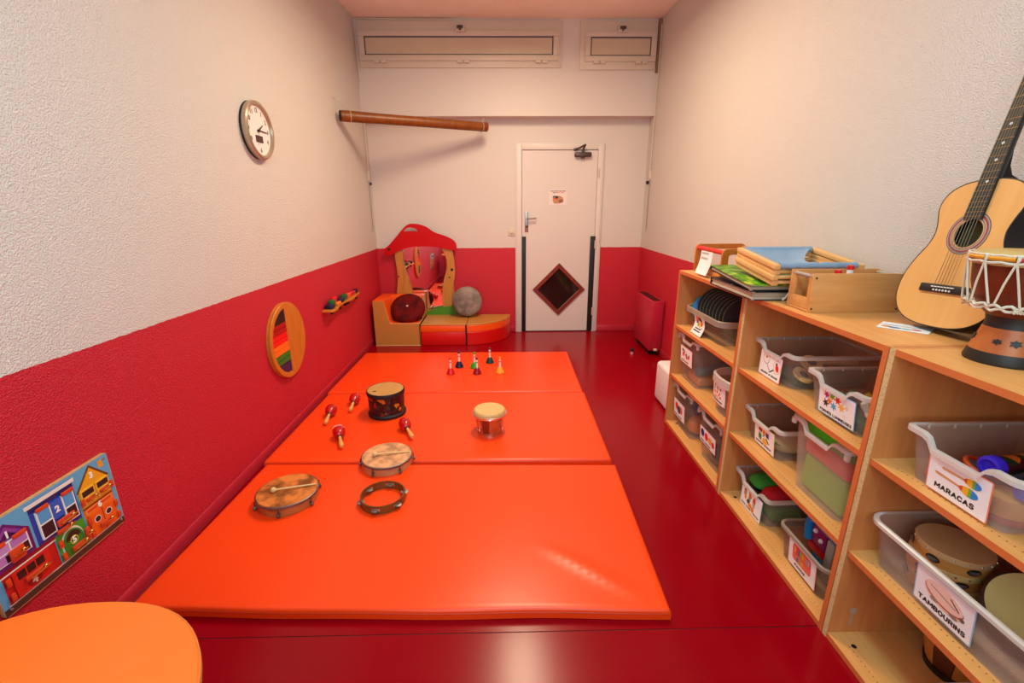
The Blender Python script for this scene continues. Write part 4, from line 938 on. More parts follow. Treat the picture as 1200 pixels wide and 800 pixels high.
# ---------------------------------------------------------------- trays
S1, S2, S0 = 0.7095, 0.3685, 0.0225     # board tops
def loop(x0, x1, y0, y1, r, n=4, dips=False):
    # rounded rectangle starting at the front edge; extra points on the front edge
    pts = rrect(x0, x1, y0, y1, r, n)
    k = len(pts)
    front = [0.5]
    out = list(pts)
    if dips:
        yc = (y0 + y1) / 2
        ys = [yc + s for s in (0.095, 0.078, 0.060, 0.0, -0.060, -0.078, -0.095)]
        # after the third corner (x0,y1) ends at (x0, y1-r); insert going to (x0, y0+r)
        i = 3 * (n + 1)
        out = pts[:i] + [(x0, y) for y in ys] + pts[i:]
    return out
def dipz(x, y, x0, dip):
    if x > x0 + 0.02: return 0
    a = abs(y)
    return -dip * (1 if a < 0.062 else max(0, (0.082 - a) / 0.02)) if a < 0.082 else 0
def storage_tray(label, loc, H, dip=0.032, mt=None, group=None, W=0.312, D=0.427):
    mt = mt or M_TRAY
    t = thing('storage_tray', label, 'tray', loc, group=group)
    h = W / 2; tp = min(0.022, 0.06 * H + 0.008)
    T0 = loop(0.012, D - 0.012, -h + 0.012, h - 0.012, 0.02, 4, True)
    B0 = loop(0.012 + tp, D - 0.012 - tp, -h + 0.012 + tp, h - 0.012 - tp, 0.025, 4, True)
    n = len(T0); vs = []; th = 0.002
    for k in (0, 1):   # outer then inner skin
        f = lambda p, q: (p[0] + (th if p[0] < D / 2 else -th) * k, p[1] - math.copysign(th * k, p[1]) if abs(p[1]) > 0.09 else p[1])
        vs += [f(p, 0) + (H + dipz(p[0], p[1], 0.012, dip),) for p in T0]
        vs += [f(p, 0) + (0.0 + (0.0025 if k else 0),) for p in B0]
    fs = []
    for i in range(n):
        j = (i + 1) % n
        fs += [(i, j, n + j, n + i), (2 * n + i, 3 * n + i, 3 * n + j, 2 * n + j), (i, 2 * n + i, 2 * n + j, j)]
    fs += [tuple(range(n, 2 * n)), tuple(range(3 * n, 4 * n))]
    MB(mt).add(vs, fs).build('body', t)
    R0 = loop(0.0, D, -h, h, 0.024, 4, True); R1 = loop(0.014, D - 0.014, -h + 0.014, h - 0.014, 0.018, 4, True)
    zf = lambda p: H + dipz(p[0], p[1], 0.0, dip)
    rings = [[(p[0], p[1], zf(p) - 0.012) for p in R0], [(p[0], p[1], zf(p) + 0.001) for p in R0], [(p[0], p[1], zf(p) + 0.003) for p in R1], [(p[0], p[1], zf(p) + 0.0005) for p in R1], [(p[0] * 0.988 + 0.0026, p[1] * 0.988, zf(p) - 0.0015) for p in R0], [(p[0] * 0.988 + 0.0026, p[1] * 0.988, zf(p) - 0.012) for p in R0]]
    vs = [p for r in rings for p in r]; fs = []
    for k in range(6):
        for i in range(n):
            j = (i + 1) % n; a, b_ = k * n, ((k + 1) % 6) * n
            fs.append((a + i, a + j, b_ + j, b_ + i))
    MB(M_RIM).add(vs, fs).build('rim', t)
    ribs = MB(M_RIM)
    for s in (-1, 1):
        for i in range(5): ribs.box(0.06 + i * 0.075, 0.064 + i * 0.075, s * h - s * 0.0135 - 0.002, s * h - s * 0.0135 + 0.002, H - 0.012, H - 0.0005)
    ribs.build('rim_ribs', t, kind='stuff')
    if H > 0.2:
        for a_ in (-h + 0.002, h - 0.02): MB(M_RIM).box(0.003, 0.015, a_, a_ + 0.018, H - 0.036, H - 0.0125, 0.002).build('corner_tab', t)
    t['tp'] = tp; t['H'] = H
    return t
def bin_(name, label, loc, W, D, H, r, rim_h, rim_o, mt, mr, bow=0.0, taper=0.03):
    t = thing(name, label, 'tub', loc)
    def L(x0, x1, y0, y1, rr):
        P = rrect(x0, x1, y0, y1, rr, 6); i = 3 * 7
        ya, yb = y1 - rr, y0 + rr
        P = P[:i] + [(x0, ya + (yb - ya) * k / 8) for k in range(1, 8)] + P[i:]
        yc, hw = (y0 + y1) / 2, (y1 - y0) / 2
        return [(p[0] - bow * max(0, 1 - ((p[1] - yc) / hw) ** 2) * max(0, 1 - (p[0] - x0) / 0.12), p[1]) for p in P]
    h = W / 2; th = 0.0025
    A = L(0, D, -h, h, r); B = L(taper, D - taper, -h + taper, h - taper, r)
    A2 = L(th, D - th, -h + th, h - th, r); B2 = L(taper + th, D - taper - th, -h + taper + th, h - taper - th, r)
    n = len(A); vs = [p + (H,) for p in A] + [p + (0.0,) for p in B] + [p + (H,) for p in A2] + [p + (0.003,) for p in B2]; fs = []
    for i in range(n):
        j = (i + 1) % n
        fs += [(i, j, n + j, n + i), (2 * n + i, 3 * n + i, 3 * n + j, 2 * n + j), (i, 2 * n + i, 2 * n + j, j)]
    fs += [tuple(range(n, 2 * n)), tuple(range(3 * n, 4 * n))]
    MB(mt).add(vs, fs).build('body', t)
    R0 = L(-rim_o, D + rim_o, -h - rim_o, h + rim_o, r + rim_o); R1 = L(0.001, D - 0.001, -h + 0.001, h - 0.001, r)
    rings = [[p + (H - rim_h,) for p in R0], [p + (H,) for p in R0], [tuple(0.6 * a + 0.4 * b_ for a, b_ in zip(p, q)) + (H + 0.004,) for p, q in zip(R0, R1)], [p + (H + 0.002,) for p in R1], [tuple(0.75 * a + 0.25 * b_ for a, b_ in zip(p, q)) + (H - 0.003,) for p, q in zip(R0, R1)], [tuple(0.75 * a + 0.25 * b_ for a, b_ in zip(p, q)) + (H - rim_h,) for p, q in zip(R0, R1)]]
    vs = [p for q in rings for p in q]; fs = []
    for k in range(6):
        for i in range(n):
            j = (i + 1) % n; a, b_ = k * n, ((k + 1) % 6) * n
            fs.append((a + i, a + j, b_ + j, b_ + i))
    MB(mr).add(vs, fs).build('rim', t)
    t['tp'] = taper; t['H'] = H
    return t

def card(t, y0, y1, z0, z1, border, xfun, bar=0.003, bg=None):
    """a printed card on the front (towards -X); returns (card, transform) with u right, v up from the lower left corner"""
    xa, xb = xfun(z0), xfun(z1)
    tilt = math.atan2(xb - xa, z1 - z0)
    T = Matrix.Translation((xa - 0.0022, y1, z0)) @ Euler((0, tilt, 0)).to_matrix().to_4x4() @ frame((0, 0, 0), (0, -1, 0), (0, 0, 1), (-1, 0, 0))
    w_, h_ = y1 - y0, math.hypot(z1 - z0, xb - xa)
    c = MB(col(border, 0.5)).prism(rrect(0, w_, 0, h_, 0.004, 2), 0, 0.0008, T=T).build('label_card', t)
    MB(bg or M_PAPER).prism(rrect(bar, w_ - bar, bar, h_ - bar, 0.003, 2), 0.0008, 0.0011, T=T).build('card_face', c)
    return c, T, w_, h_
def pics(c, T, items):
    mb = MB(M_INK)
    for k, (poly, h) in enumerate(items): mb.prism(poly, 0.0011, 0.0014 + 0.00006 * k, m=col(h, 0.5), T=T)
    mb.build('picture', c)
def dashes(c, T, x, y, words, lh=0.006, rot=0.0):
    mb = MB(M_INK); rnd = random.Random(len(words) * 7 + int(x * 1000)); u = x
    for wd in words:
        for k in range(wd):
            mb.prism([(u + 0.0006, y), (u + lh * 0.72, y), (u + lh * 0.72, y + lh * rnd.choice((1, 1, 0.72))), (u + 0.0006, y + lh * rnd.choice((1, 0.8)))], 0.0011, 0.0014, T=T); u += lh * 0.82
        u += lh * 0.7
    mb.build('lettering', c)
fx = lambda t: (lambda z: 0.012 + t['tp'] * (1 - z / t['H']))

XT = 1.142
PINK, BLUE = '#f4a898', '#8cc0e8'
# near unit, MARACAS tray
ty = 1.012
t = storage_tray('clear tray labelled MARACAS on the near shelf', (XT, ty, S1), 0.15, mt=M_TRAYC)
c, T, w_, h_ = card(t, 0.914 - ty, 1.080 - ty, 0.004, 0.119, '#f08060', lambda z: fx(t)(z) - 0.006)
letters(c, T, 'MARACAS', w_ / 2 - 0.004, 0.016, 0.104, 0.0155, 0.24)
def maraca_pic(cx, cy, s, rot):
    R2 = lambda P: [(cx + s * (x * math.cos(rot) - y * math.sin(rot)), cy + s * (x * math.sin(rot) + y * math.cos(rot))) for x, y in P]
    egg = lambda a, b: [p for p in ell(0.03, 0, 0.030, 0.0155, 40) if a - 1e-4 <= p[0] <= b + 1e-4]
    def band(a, b):
        f = lambda x: 0.0155 * math.sqrt(max(0, 1 - ((x - 0.03) / 0.030) ** 2)) * (0.75 + 0.25 * min(1, max(0, x / 0.03)))
        xs = [0.03 - 0.03 * math.cos(math.acos(max(-1, min(1, 1 - a / 0.03))) + (math.acos(max(-1, min(1, 1 - b / 0.03))) - math.acos(max(-1, min(1, 1 - a / 0.03)))) * i / 8) for i in range(9)]
        return R2([(x, -f(x)) for x in xs] + [(x, f(x)) for x in reversed(xs)])
    return [(R2([(-0.075, -0.005), (0.006, -0.0035), (0.006, 0.0035), (-0.075, 0.005), (-0.080, 0)]), '#d89860'), (band(0.0, 0.012), '#d8482c'), (band(0.012, 0.030), '#f0b024'), (band(0.030, 0.040), '#6fae3c'), (band(0.040, 0.060), '#1e86d0')]
pics(c, T, maraca_pic(0.088, 0.056, 0.84, -0.05) + maraca_pic(0.098, 0.082, 0.74, 0.02))
# TAMBOURINS tub
tb2 = bin_('long_tub', 'long clear tub labelled TAMBOURINS on the near shelf', (XT + 0.012, 0.858, S2), 0.70, 0.40, 0.152, 0.045, 0.010, 0.013, M_TRAYC, M_RIM, 0.0, 0.018)
c, T, w_, h_ = card(tb2, 0.862 - 0.858, 1.028 - 0.858, 0.020, 0.136, '#9cc4e4', lambda z: 0.018 * (1 - z / 0.152) - 0.004)
letters(c, T, 'TAMBOURINS', w_ / 2, 0.012, 0.132, 0.0160, 0.24)
pics(c, T, [(ell(0.085, 0.070, 0.056, 0.030, 28, -0.12), '#a8402c'), (ell(0.085, 0.066, 0.056, 0.030, 28, -0.12), '#e8c0a8'), (ell(0.085, 0.072, 0.055, 0.029, 28, -0.12), '#c02c24'), (ell(0.085, 0.075, 0.054, 0.0275, 28, -0.12), '#f2cdbd'), ([(0.045, 0.082), (0.118, 0.066), (0.119, 0.068), (0.046, 0.084)], '#6a4a34'), ([(0.10, 0.088), (0.126, 0.066), (0.129, 0.069), (0.104, 0.090)], '#5a4a40'), (ell(0.060, 0.045, 0.012, 0.006, 12), '#a08474'), (ell(0.115, 0.042, 0.012, 0.006, 12), '#8a7a70'), (ell(0.137, 0.055, 0.007, 0.006, 12), '#6a5a50')])

# middle unit
ty = 1.897
t = storage_tray('clear tray of wooden rattles and green cloth, top middle shelf far side', (XT + 0.036, ty, S1), 0.15, D=0.388)
c, T, w_, h_ = card(t, 1.820 - ty, 1.986 - ty, 0.002, 0.117, '#f08070', lambda z: fx(t)(z) - 0.006 - 0.015 * max(0, 1 - z / 0.06))
dashes(c, T, 0.020, 0.014, (8, 2, 7), 0.0085)
pics(c, T, [(ell(0.050, 0.085, 0.026, 0.026, 22), '#8a8480'), (ell(0.050, 0.085, 0.0235, 0.0235, 22), '#f2e6e2'), (ell(0.050, 0.090, 0.008, 0.005, 10), '#c07848'), ([(0.055, 0.062), (0.059, 0.062), (0.086, 0.036), (0.082, 0.034)], '#5c5654'), ([(0.082, 0.030), (0.088, 0.028), (0.116, 0.048), (0.112, 0.052)], '#241c1c'), (ell(0.135, 0.068, 0.028, 0.030, 22), '#c0a8a4'), (ell(0.135, 0.068, 0.026, 0.028, 22), '#f4e4e0'), (ell(0.137, 0.063, 0.011, 0.017, 14, 0.5), '#e02418'), (ell(0.130, 0.080, 0.006, 0.007, 10), '#181414')])
ty = 1.479
t = storage_tray('clear tray labelled FORMES LUMINEUSES on the middle shelf unit', (XT + 0.015, ty, S1), 0.15, D=0.41)
c, T, w_, h_ = card(t, 1.372 - ty, 1.554 - ty, 0.012, 0.118, '#78b4e8', lambda z: fx(t)(z) - 0.006)
letters(c, T, 'FORMES LUMINEUSES', w_ / 2, 0.007, 0.158, 0.0115, 0.24)
def star(cx, cy, r, rot=0.0):
    out = []
    for k in range(12):
        a = rot + k * PI / 6; q = r if k % 2 == 0 else r * 0.42
        out.append((cx + q * math.cos(a), cy + q * math.sin(a)))
    return out
pics(c, T, [(star(0.042, 0.078, 0.018, 0.2), '#c01c6c'), (star(0.070, 0.082, 0.018, 0.5), '#78b41c'), (star(0.098, 0.078, 0.019, 0.1), '#e0241c'), (star(0.058, 0.060, 0.017, 0.3), '#f0701c'), (star(0.040, 0.046, 0.018, 0.0), '#201418'), (star(0.080, 0.048, 0.018, 0.6), '#4a9ac4'), (star(0.118, 0.060, 0.019, 0.25), '#f0b030'), (star(0.142, 0.068, 0.010, 0.1), '#f0c0a0'), (star(0.135, 0.036, 0.016, 0.2), '#eee4e2')])
ty = 1.897
t = storage_tray('clear tray with red and cream toys, second middle shelf', (XT + 0.036, ty, S2), 0.15, D=0.388)
c, T, w_, h_ = card(t, 1.790 - ty, 1.950 - ty, 0.008, 0.118, '#f0d488', lambda z: fx(t)(z) - 0.006)
dashes(c, T, 0.014, 0.014, (9, 8), 0.0085)
pics(c, T, [([(0.034, 0.076), (0.060, 0.070), (0.064, 0.096), (0.034, 0.104)], '#b01418'), ([(0.066, 0.070), (0.090, 0.066), (0.090, 0.092), (0.068, 0.094)], '#f08a1c'), ([(0.096, 0.066), (0.118, 0.064), (0.116, 0.088), (0.094, 0.090)], '#182c70'), ([(0.034, 0.038), (0.058, 0.030), (0.060, 0.062), (0.036, 0.068)], '#188030'), ([(0.070, 0.054), (0.084, 0.066), (0.070, 0.066)], '#205aa8'), ([(0.066, 0.028), (0.094, 0.020), (0.112, 0.040), (0.092, 0.056), (0.072, 0.052)], '#f0b040'), ([(0.094, 0.056), (0.118, 0.036), (0.121, 0.042), (0.098, 0.062)], '#188040')])
ty = 1.489
jt = storage_tray('jumbo clear tray full of green and red foam cushions', (XT, ty, S2), 0.295, 0.034, mt=frosted('jumbo_plastic', '#e6dcd2', 0.24))
ty = 1.897
t = storage_tray('clear tray of green, red and navy bean bags, bottom middle shelf', (XT + 0.036, ty, S0), 0.15, D=0.388)
c, T, w_, h_ = card(t, 1.788 - ty, 1.968 - ty, 0.001, 0.118, '#b8dcec', lambda z: fx(t)(z) - 0.006 - 0.014 * max(0, 1 - z / 0.05))
dashes(c, T, 0.012, 0.012, (6, 7, 1, 8), 0.0078)
pics(c, T, [(ell(0.036, 0.078, 0.013, 0.020, 12), '#b08a70'), (ell(0.036, 0.092, 0.008, 0.007, 10), '#c04838'), (ell(0.042, 0.058, 0.010, 0.014, 10), '#e09040'), (ell(0.075, 0.092, 0.012, 0.010, 10), '#e0a020'), (ell(0.080, 0.080, 0.014, 0.010, 10), '#e05a1c'), (ell(0.076, 0.062, 0.010, 0.014, 10), '#8a8a78'), (ell(0.070, 0.046, 0.014, 0.012, 10), '#1c2c50'), (ell(0.088, 0.034, 0.018, 0.013, 10), '#f08a1c'), (ell(0.116, 0.074, 0.012, 0.020, 12), '#d03c20'), (ell(0.116, 0.056, 0.010, 0.016, 10), '#a8a490'), (ell(0.112, 0.028, 0.010, 0.012, 10), '#e06a1c')])
pb = bin_('toy_bin', 'smoky clear bin holding a blue toy, bottom middle shelf', (XT + 0.028, 1.487, S0), 0.285, 0.38, 0.148, 0.03, 0.012, 0.009, M_TUB, M_TUBRIM, 0.0, 0.014)
c, T, w_, h_ = card(pb, 1.388 - 1.487, 1.556 - 1.487, 0.012, 0.134, '#f4a0a0', lambda z: 0.014 * (1 - z / 0.148) - 0.001)
letters(c, T, 'PIANOS', w_ / 2 - 0.008, 0.014, 0.062, 0.0115, 0.26)
kb = [(rrect(0.030, 0.162, 0.042, 0.118, 0.014, 3), '#f0685c'), (rrect(0.036, 0.156, 0.074, 0.114, 0.010, 3), '#e0402c')]
for k, cc in enumerate(('#f0a070', '#e0402c', '#2c68b0', '#80b030', '#f09030', '#e87840', '#a890a8', '#b0a0b0')): kb.append((R_(0.042 + k * 0.014, 0.053 + k * 0.014, 0.080, 0.108), cc))
kb += [(R_(0.060, 0.074, 0.050, 0.066), '#386ca8'), (R_(0.078, 0.092, 0.050, 0.066), '#a8a040'), (R_(0.096, 0.110, 0.050, 0.066), '#f0a040')]
pics(c, T, [([(a * 0.86, b - 0.006) for a, b in P_], h_q) for P_, h_q in kb])

# far unit
dt = bin_('disc_tub', 'smoky clear tub full of black discs, top of the far shelf', (XT + 0.02, 2.597, S1), 0.485, 0.33, 0.142, 0.05, 0.03, 0.010, M_TUB, M_TUBRIM, 0.0, 0.03)
cv = lambda v: -0.004 - 0.03 * max(0, 1 - v / 0.06) ** 1.6 * 1.1 + 0.022 * (1 - v / 0.142)
def bent_card():
    y0, y1 = 2.560 - 2.597, 2.700 - 2.597
    n = 8; vs = []
    for k in range(n + 1):
        z = 0.004 + 0.134 * k / n
        x = 0.03 * (1 - z / 0.142) - 0.006 - 0.040 * max(0, 1 - z / 0.075) ** 1.5
        for y in (y1 + 0.0, y0): vs.append((x - 0.0008, y, z))
        for y in (y1 + 0.0, y0): vs.append((x, y, z))
    fs = []
    for k in range(n):
        a, b_ = 4 * k, 4 * k + 4
        fs += [(a, a + 1, b_ + 1, b_), (a + 2, b_ + 2, b_ + 3, a + 3), (a, b_, b_ + 2, a + 2), (a + 1, a + 3, b_ + 3, b_ + 1)]
    fs += [(0, 2, 3, 1), (4 * n, 4 * n + 1, 4 * n + 3, 4 * n + 2)]
    c = MB(M_PAPER).add(vs, fs).build('label_card', dt)
    def P(u, v):
        z = 0.004 + v; x = 0.03 * (1 - z / 0.142) - 0.006 - 0.040 * max(0, 1 - z / 0.075) ** 1.5
        return (x - 0.0016, y1 - u, z)
    mb = MB(M_INK)
    def blob(poly, h, k):
        q = [P(*p) for p in poly]; n_ = len(q)
        mb.add(q + [(a + 0.0008, b2, c2) for a, b2, c2 in [(p[0] - 0.00005 * k, p[1], p[2]) for p in q]], [tuple(range(n_))] + [(i, (i + 1) % n_, n_ + (i + 1) % n_, n_ + i) for i in range(n_)], m=col(h, 0.5))
    for k, (u, v, a, b_, h) in enumerate(((0.035, 0.110, 0.009, 0.010, '#18204c'), (0.060, 0.115, 0.014, 0.012, '#e03020'), (0.084, 0.108, 0.010, 0.011, '#1c4c88'), (0.030, 0.092, 0.011, 0.011, '#f06a1c'), (0.055, 0.090, 0.009, 0.014, '#e0402c'), (0.092, 0.088, 0.013, 0.011, '#145850'), (0.075, 0.095, 0.012, 0.012, '#101418'), (0.035, 0.072, 0.011, 0.012, '#8a2470'), (0.055, 0.060, 0.012, 0.016, '#90c020'), (0.080, 0.056, 0.012, 0.016, '#f0b840'), (0.100, 0.068, 0.011, 0.016, '#e82c18'))): blob(ell(u, v, a, b_, 12), h, k)
    mb.build('picture', c)
    mb = MB(M_INK)
    for v, u0, n_ in ((0.030, 0.030, 10), (0.016, 0.018, 12)):
        for k in range(n_): blob([(u0 + k * 0.0075, v), (u0 + k * 0.0075 + 0.006, v), (u0 + k * 0.0075 + 0.006, v + 0.007), (u0 + k * 0.0075, v + 0.007)], '#2a2628', 0)
    blob([(0.088, 0.034), (0.091, 0.031), (0.118, 0.044), (0.115, 0.048)], '#1a1618', 0)
    mb.build('lettering', c)
bent_card()
ty = 2.722
t = storage_tray('deep clear tray with teal and orange toys on the second far shelf', (XT, ty, S2), 0.295, 0.03)
c, T, w_, h_ = card(t, 2.652 - ty, 2.838 - ty, 0.112, 0.222, '#f09080', lambda z: fx(t)(z) - 0.003)
dashes(c, T, 0.016, 0.012, (7, 9), 0.0085)
pics(c, T, [(ell(0.040, 0.084, 0.014, 0.010, 12), '#4a4448'), (ell(0.062, 0.076, 0.012, 0.012, 12), '#8a7a80'), (ell(0.050, 0.058, 0.016, 0.014, 12), '#e02c1c'), (ell(0.094, 0.062, 0.014, 0.009, 12), '#6a5a5c'), (ell(0.100, 0.046, 0.012, 0.008, 12), '#a03030'), (ell(0.128, 0.054, 0.014, 0.012, 12), '#e0301c'), (ell(0.140, 0.066, 0.006, 0.010, 10), '#585054')])
rt = bin_('round_tub', 'bow fronted clear tub with thick pale rim on the far shelf', (XT + 0.04, 2.262, S2), 0.285, 0.32, 0.208, 0.07, 0.042, 0.012, M_TRAYC, M_RIM, 0.028, 0.016)
def bow_card(tt, y0, y1, z0, z1, bow, hw, tp, H, border):
    def P(u, v, o): # u from viewer left
        y = y1 - u; z = z0 + v
        return (-bow * max(0, 1 - (y / hw) ** 2) + tp * (1 - z / H) - 0.003 - o, y, z)
    W_, H_ = y1 - y0, z1 - z0
    def sheet(a, b_, c_, d, o, m, name, par):
        n = 8; vs = []
        for k in range(n + 1):
            u = a + (b_ - a) * k / n
            vs += [P(u, c_, o), P(u, d, o), P(u, c_, o - 0.0007), P(u, d, o - 0.0007)]
        fs = []
        for k in range(n):
            i, j = 4 * k, 4 * k + 4
            fs += [(i, j, j + 1, i + 1), (i + 2, i + 3, j + 3, j + 2), (i, i + 2, j + 2, j), (i + 1, j + 1, j + 3, i + 3)]
        fs += [(0, 1, 3, 2), (4 * n, 4 * n + 2, 4 * n + 3, 4 * n + 1)]
        return MB(m).add(vs, fs).build(name, par)
    c = sheet(0, W_, 0, H_, 0.0, col(border), 'label_card', tt)
    sheet(0.003, W_ - 0.003, 0.003, H_ - 0.003, 0.0006, M_PAPER, 'card_face', c)
    mb = MB(M_INK)
    def dot(u, v, a, b_, h, rot=0):
        q = [P(p[0], p[1], 0.0012) for p in ell(u, v, a, b_, 10, rot)]; q2 = [(x + 0.0008, y, z) for x, y, z in q]
        mb.add(q + q2, [tuple(range(10))] + [(i, (i + 1) % 10, 10 + (i + 1) % 10, 10 + i) for i in range(10)], m=col(h))
    for u, v, a, b_, h in ((0.045, 0.098, 0.008, 0.007, '#202050'), (0.043, 0.084, 0.007, 0.005, '#e08060'), (0.043, 0.072, 0.007, 0.005, '#182850'), (0.028, 0.080, 0.004, 0.010, '#c0a8a8'), (0.085, 0.086, 0.014, 0.005, '#506040'), (0.120, 0.088, 0.008, 0.007, '#702818'), (0.035, 0.056, 0.009, 0.007, '#f08060'), (0.056, 0.058, 0.010, 0.008, '#f06a1c'), (0.082, 0.064, 0.008, 0.009, '#c04820'), (0.115, 0.066, 0.007, 0.008, '#e07058'), (0.102, 0.052, 0.008, 0.006, '#f03c18'), (0.120, 0.042, 0.009, 0.007, '#b83818'), (0.052, 0.036, 0.016, 0.006, '#f0801c'), (0.082, 0.034, 0.016, 0.006, '#e89060')): dot(u, v, a, b_, h, -0.6 if a > 0.013 else 0)
    mb.build('picture', c)
    mb = MB(M_INK)
    for k in range(15):
        u = 0.014 + k * 0.0085; q = [P(*p, 0.0012) for p in R_(u, u + 0.0065, 0.012, 0.020)]
        mb.add(q + [(x + 0.0008, y, z) for x, y, z in q], [(0, 1, 2, 3), (0, 1, 5, 4), (1, 2, 6, 5), (2, 3, 7, 6), (3, 0, 4, 7)])
    mb.build('lettering', c)
bow_card(rt, -0.055, 0.112, 0.050, 0.158, 0.028, 0.1425, 0.016, 0.208, '#f0b0a0')
ty = 2.722
t = storage_tray('deep clear tray of coloured balls, bottom far shelf, far side', (XT, ty, S0), 0.295, 0.03)
c, T, w_, h_ = card(t, 2.680 - ty, 2.862 - ty, 0.066, 0.186, '#f0c0b8', lambda z: fx(t)(z) - 0.003)
dashes(c, T, 0.012, 0.010, (8, 9), 0.0085)
pics(c, T, [(ell(0.050, 0.075, 0.026, 0.026, 20), '#e02c20'), (ell(0.122, 0.070, 0.026, 0.026, 20), '#f0701c'), (ell(0.088, 0.062, 0.028, 0.028, 20), '#0f5480')])
ty = 2.318
t = storage_tray('deep clear tray labelled with a row of four balls, bottom far shelf', (XT, ty, S0), 0.295, 0.03)
c, T, w_, h_ = card(t, 2.232 - ty, 2.435 - ty, 0.098, 0.196, '#f08a78', lambda z: fx(t)(z) - 0.003)
dashes(c, T, 0.012, 0.010, (7, 11), 0.0085)
pics(c, T, [(ell(0.036, 0.062, 0.023, 0.024, 18), '#1c2c6c'), (ell(0.087, 0.058, 0.022, 0.023, 18), '#e0202c'), (ell(0.133, 0.054, 0.020, 0.021, 18), '#f0a01c'), (ell(0.172, 0.048, 0.016, 0.018, 18), '#e02820')])
lc = thing('picture_card', 'small printed card leaning at the near end of the disc shelf', 'card', (1.165, 2.1, S1 + 0.001), (0, 0.0, 0.0))
MB(M_PAPER).box(0, 0.0012, 0, 0.055, 0, 0.115, T=TR(0, 0.0005, 0, 0, 0.1, -0.25)).build('card', lc)
MB(col('#2a5a98')).box(-0.0006, 0, 0.012, 0.045, 0.03, 0.075, T=TR(0, 0.0005, 0, 0, 0.1, -0.25)).box(-0.0006, 0, 0.012, 0.045, 0.08, 0.105, m=col('#e09078'), T=TR(0, 0.0005, 0, 0, 0.1, -0.25)).build('picture', lc)

# ---------------------------------------------------------------- what the trays hold
def disc(first, label, loc, rot, m=None):
    if first: 
        d = dup(first, label, loc, rot)
        return d
    t = thing('round_disc', label, 'disc', loc, rot, 'black discs in the tub')
    TY = frame((0, 0, 0), (1, 0, 0), (0, 0, 1), (0, -1, 0))
    MB(mat('black_disc', '#17130f', 0.45)).lathe([(0, -0.006), (0.124, -0.006), (0.124, 0.006), (0, 0.006)], 40, T=TY).build('plate', t)
    MB(mat('disc_rim', '#7a6440', 0.5)).lathe([(0.1235, -0.0035), (0.1265, -0.0035), (0.1265, 0.0035), (0.1235, 0.0035)], 40, T=TY, close=True).build('rim', t)
    return t
ordn = ('first', 'second', 'third', 'fourth', 'fifth', 'sixth', 'seventh', 'eighth', 'ninth')
d0 = None
for k in range(9):
    lab = 'black disc standing in the tub, %s from the blue disc' % ordn[k]
    loc = (XT + 0.195, 2.768 - k * 0.043, S1 + 0.1325); rot = (math.radians(-14), 0, math.radians(-12))
    d = disc(d0, lab, loc, rot); d0 = d0 or d
bd = thing('round_disc', 'bright blue disc standing at the far end of the tub', 'disc', (XT + 0.150, 2.795, S1 + 0.113), (math.radians(-14), 0, math.radians(-12)))
MB(col('#1c86d8', 0.35)).lathe([(0, -0.006), (0.102, -0.006), (0.104, 0), (0.102, 0.006), (0, 0.006)], 36, T=frame((0, 0, 0), (1, 0, 0), (0, 0, 1), (0, -1, 0))).build('plate', bd)
MB(col('#1c7a50', 0.35)).lathe([(0.101, 0.0065), (0.106, 0.004), (0.106, -0.006), (0.101, -0.0065)], 36, T=frame((0, 0, 0), (1, 0, 0), (0, 0, 1), (0, -1, 0)), close=True).build('rim', bd)

def ballt(label, c, r, h, group=None, rough=0.4):
    return solo('ball', MB(col(h, rough)).ball((0, 0, 0), r, seg=20, rings=14), label, 'ball', c, group=group)
ballt('blue ball high in the deep far bottom tray', (1.28, 2.685, S0 + 0.192), 0.062, '#18409c')
ballt('orange ball low in the deep far bottom tray', (1.25, 2.674, S0 + 0.0665), 0.062, '#f08a24')
ballt('red ball in the middle of the deep far bottom tray', (1.38, 2.765, S0 + 0.0665), 0.062, '#c82a2a')
ballt('green ball on top in the deep far bottom tray', (1.27, 2.795, S0 + 0.19), 0.055, '#1e8a30')
ballt('dark grey ball in the four ball tray', (1.25, 2.30, S0 + 0.0735), 0.070, '#3a4448')
ballt('dark green ball on top in the four ball tray', (1.30, 2.29, S0 + 0.213), 0.066, '#1c5a3c')
ballt('slate ball at the back of the four ball tray', (1.40, 2.29, S0 + 0.0735), 0.070, '#46586a')
def soft(name, label, cat, x0, x1, y0, y1, z0, z1, h, r=0.02, rot=(0, 0, 0), rough=0.7, group=None, m=None):
    cx, cy = (x0 + x1) / 2, (y0 + y1) / 2
    mb = MB(m or col(h, rough)).box(x0 - cx, x1 - cx, y0 - cy, y1 - cy, 0, z1 - z0, r, 4)
    return solo(name, mb, label, cat, (cx, cy, z0), rot, group)
soft('toy_block', 'orange block at the bottom of the deep second far tray', 'toy', 1.20, 1.42, 2.625, 2.80, S2 + 0.004, S2 + 0.06, '#e08a3c', 0.015)
rb = thing('ribbed_tube', 'ribbed teal tube lying in the deep second far tray', 'toy', (1.20, 2.66, S2 + 0.09))
rm = MB(col('#2a6a80', 0.5))
rm.lathe([(0, 0)] + [(0.026 + 0.004 * (i % 2), 0.008 * i) for i in range(28)] + [(0, 0.22)], 16, T=TR(0, 0, 0, 0, PI / 2 - 0.06, 0.25))
rm.build('tube', rb)
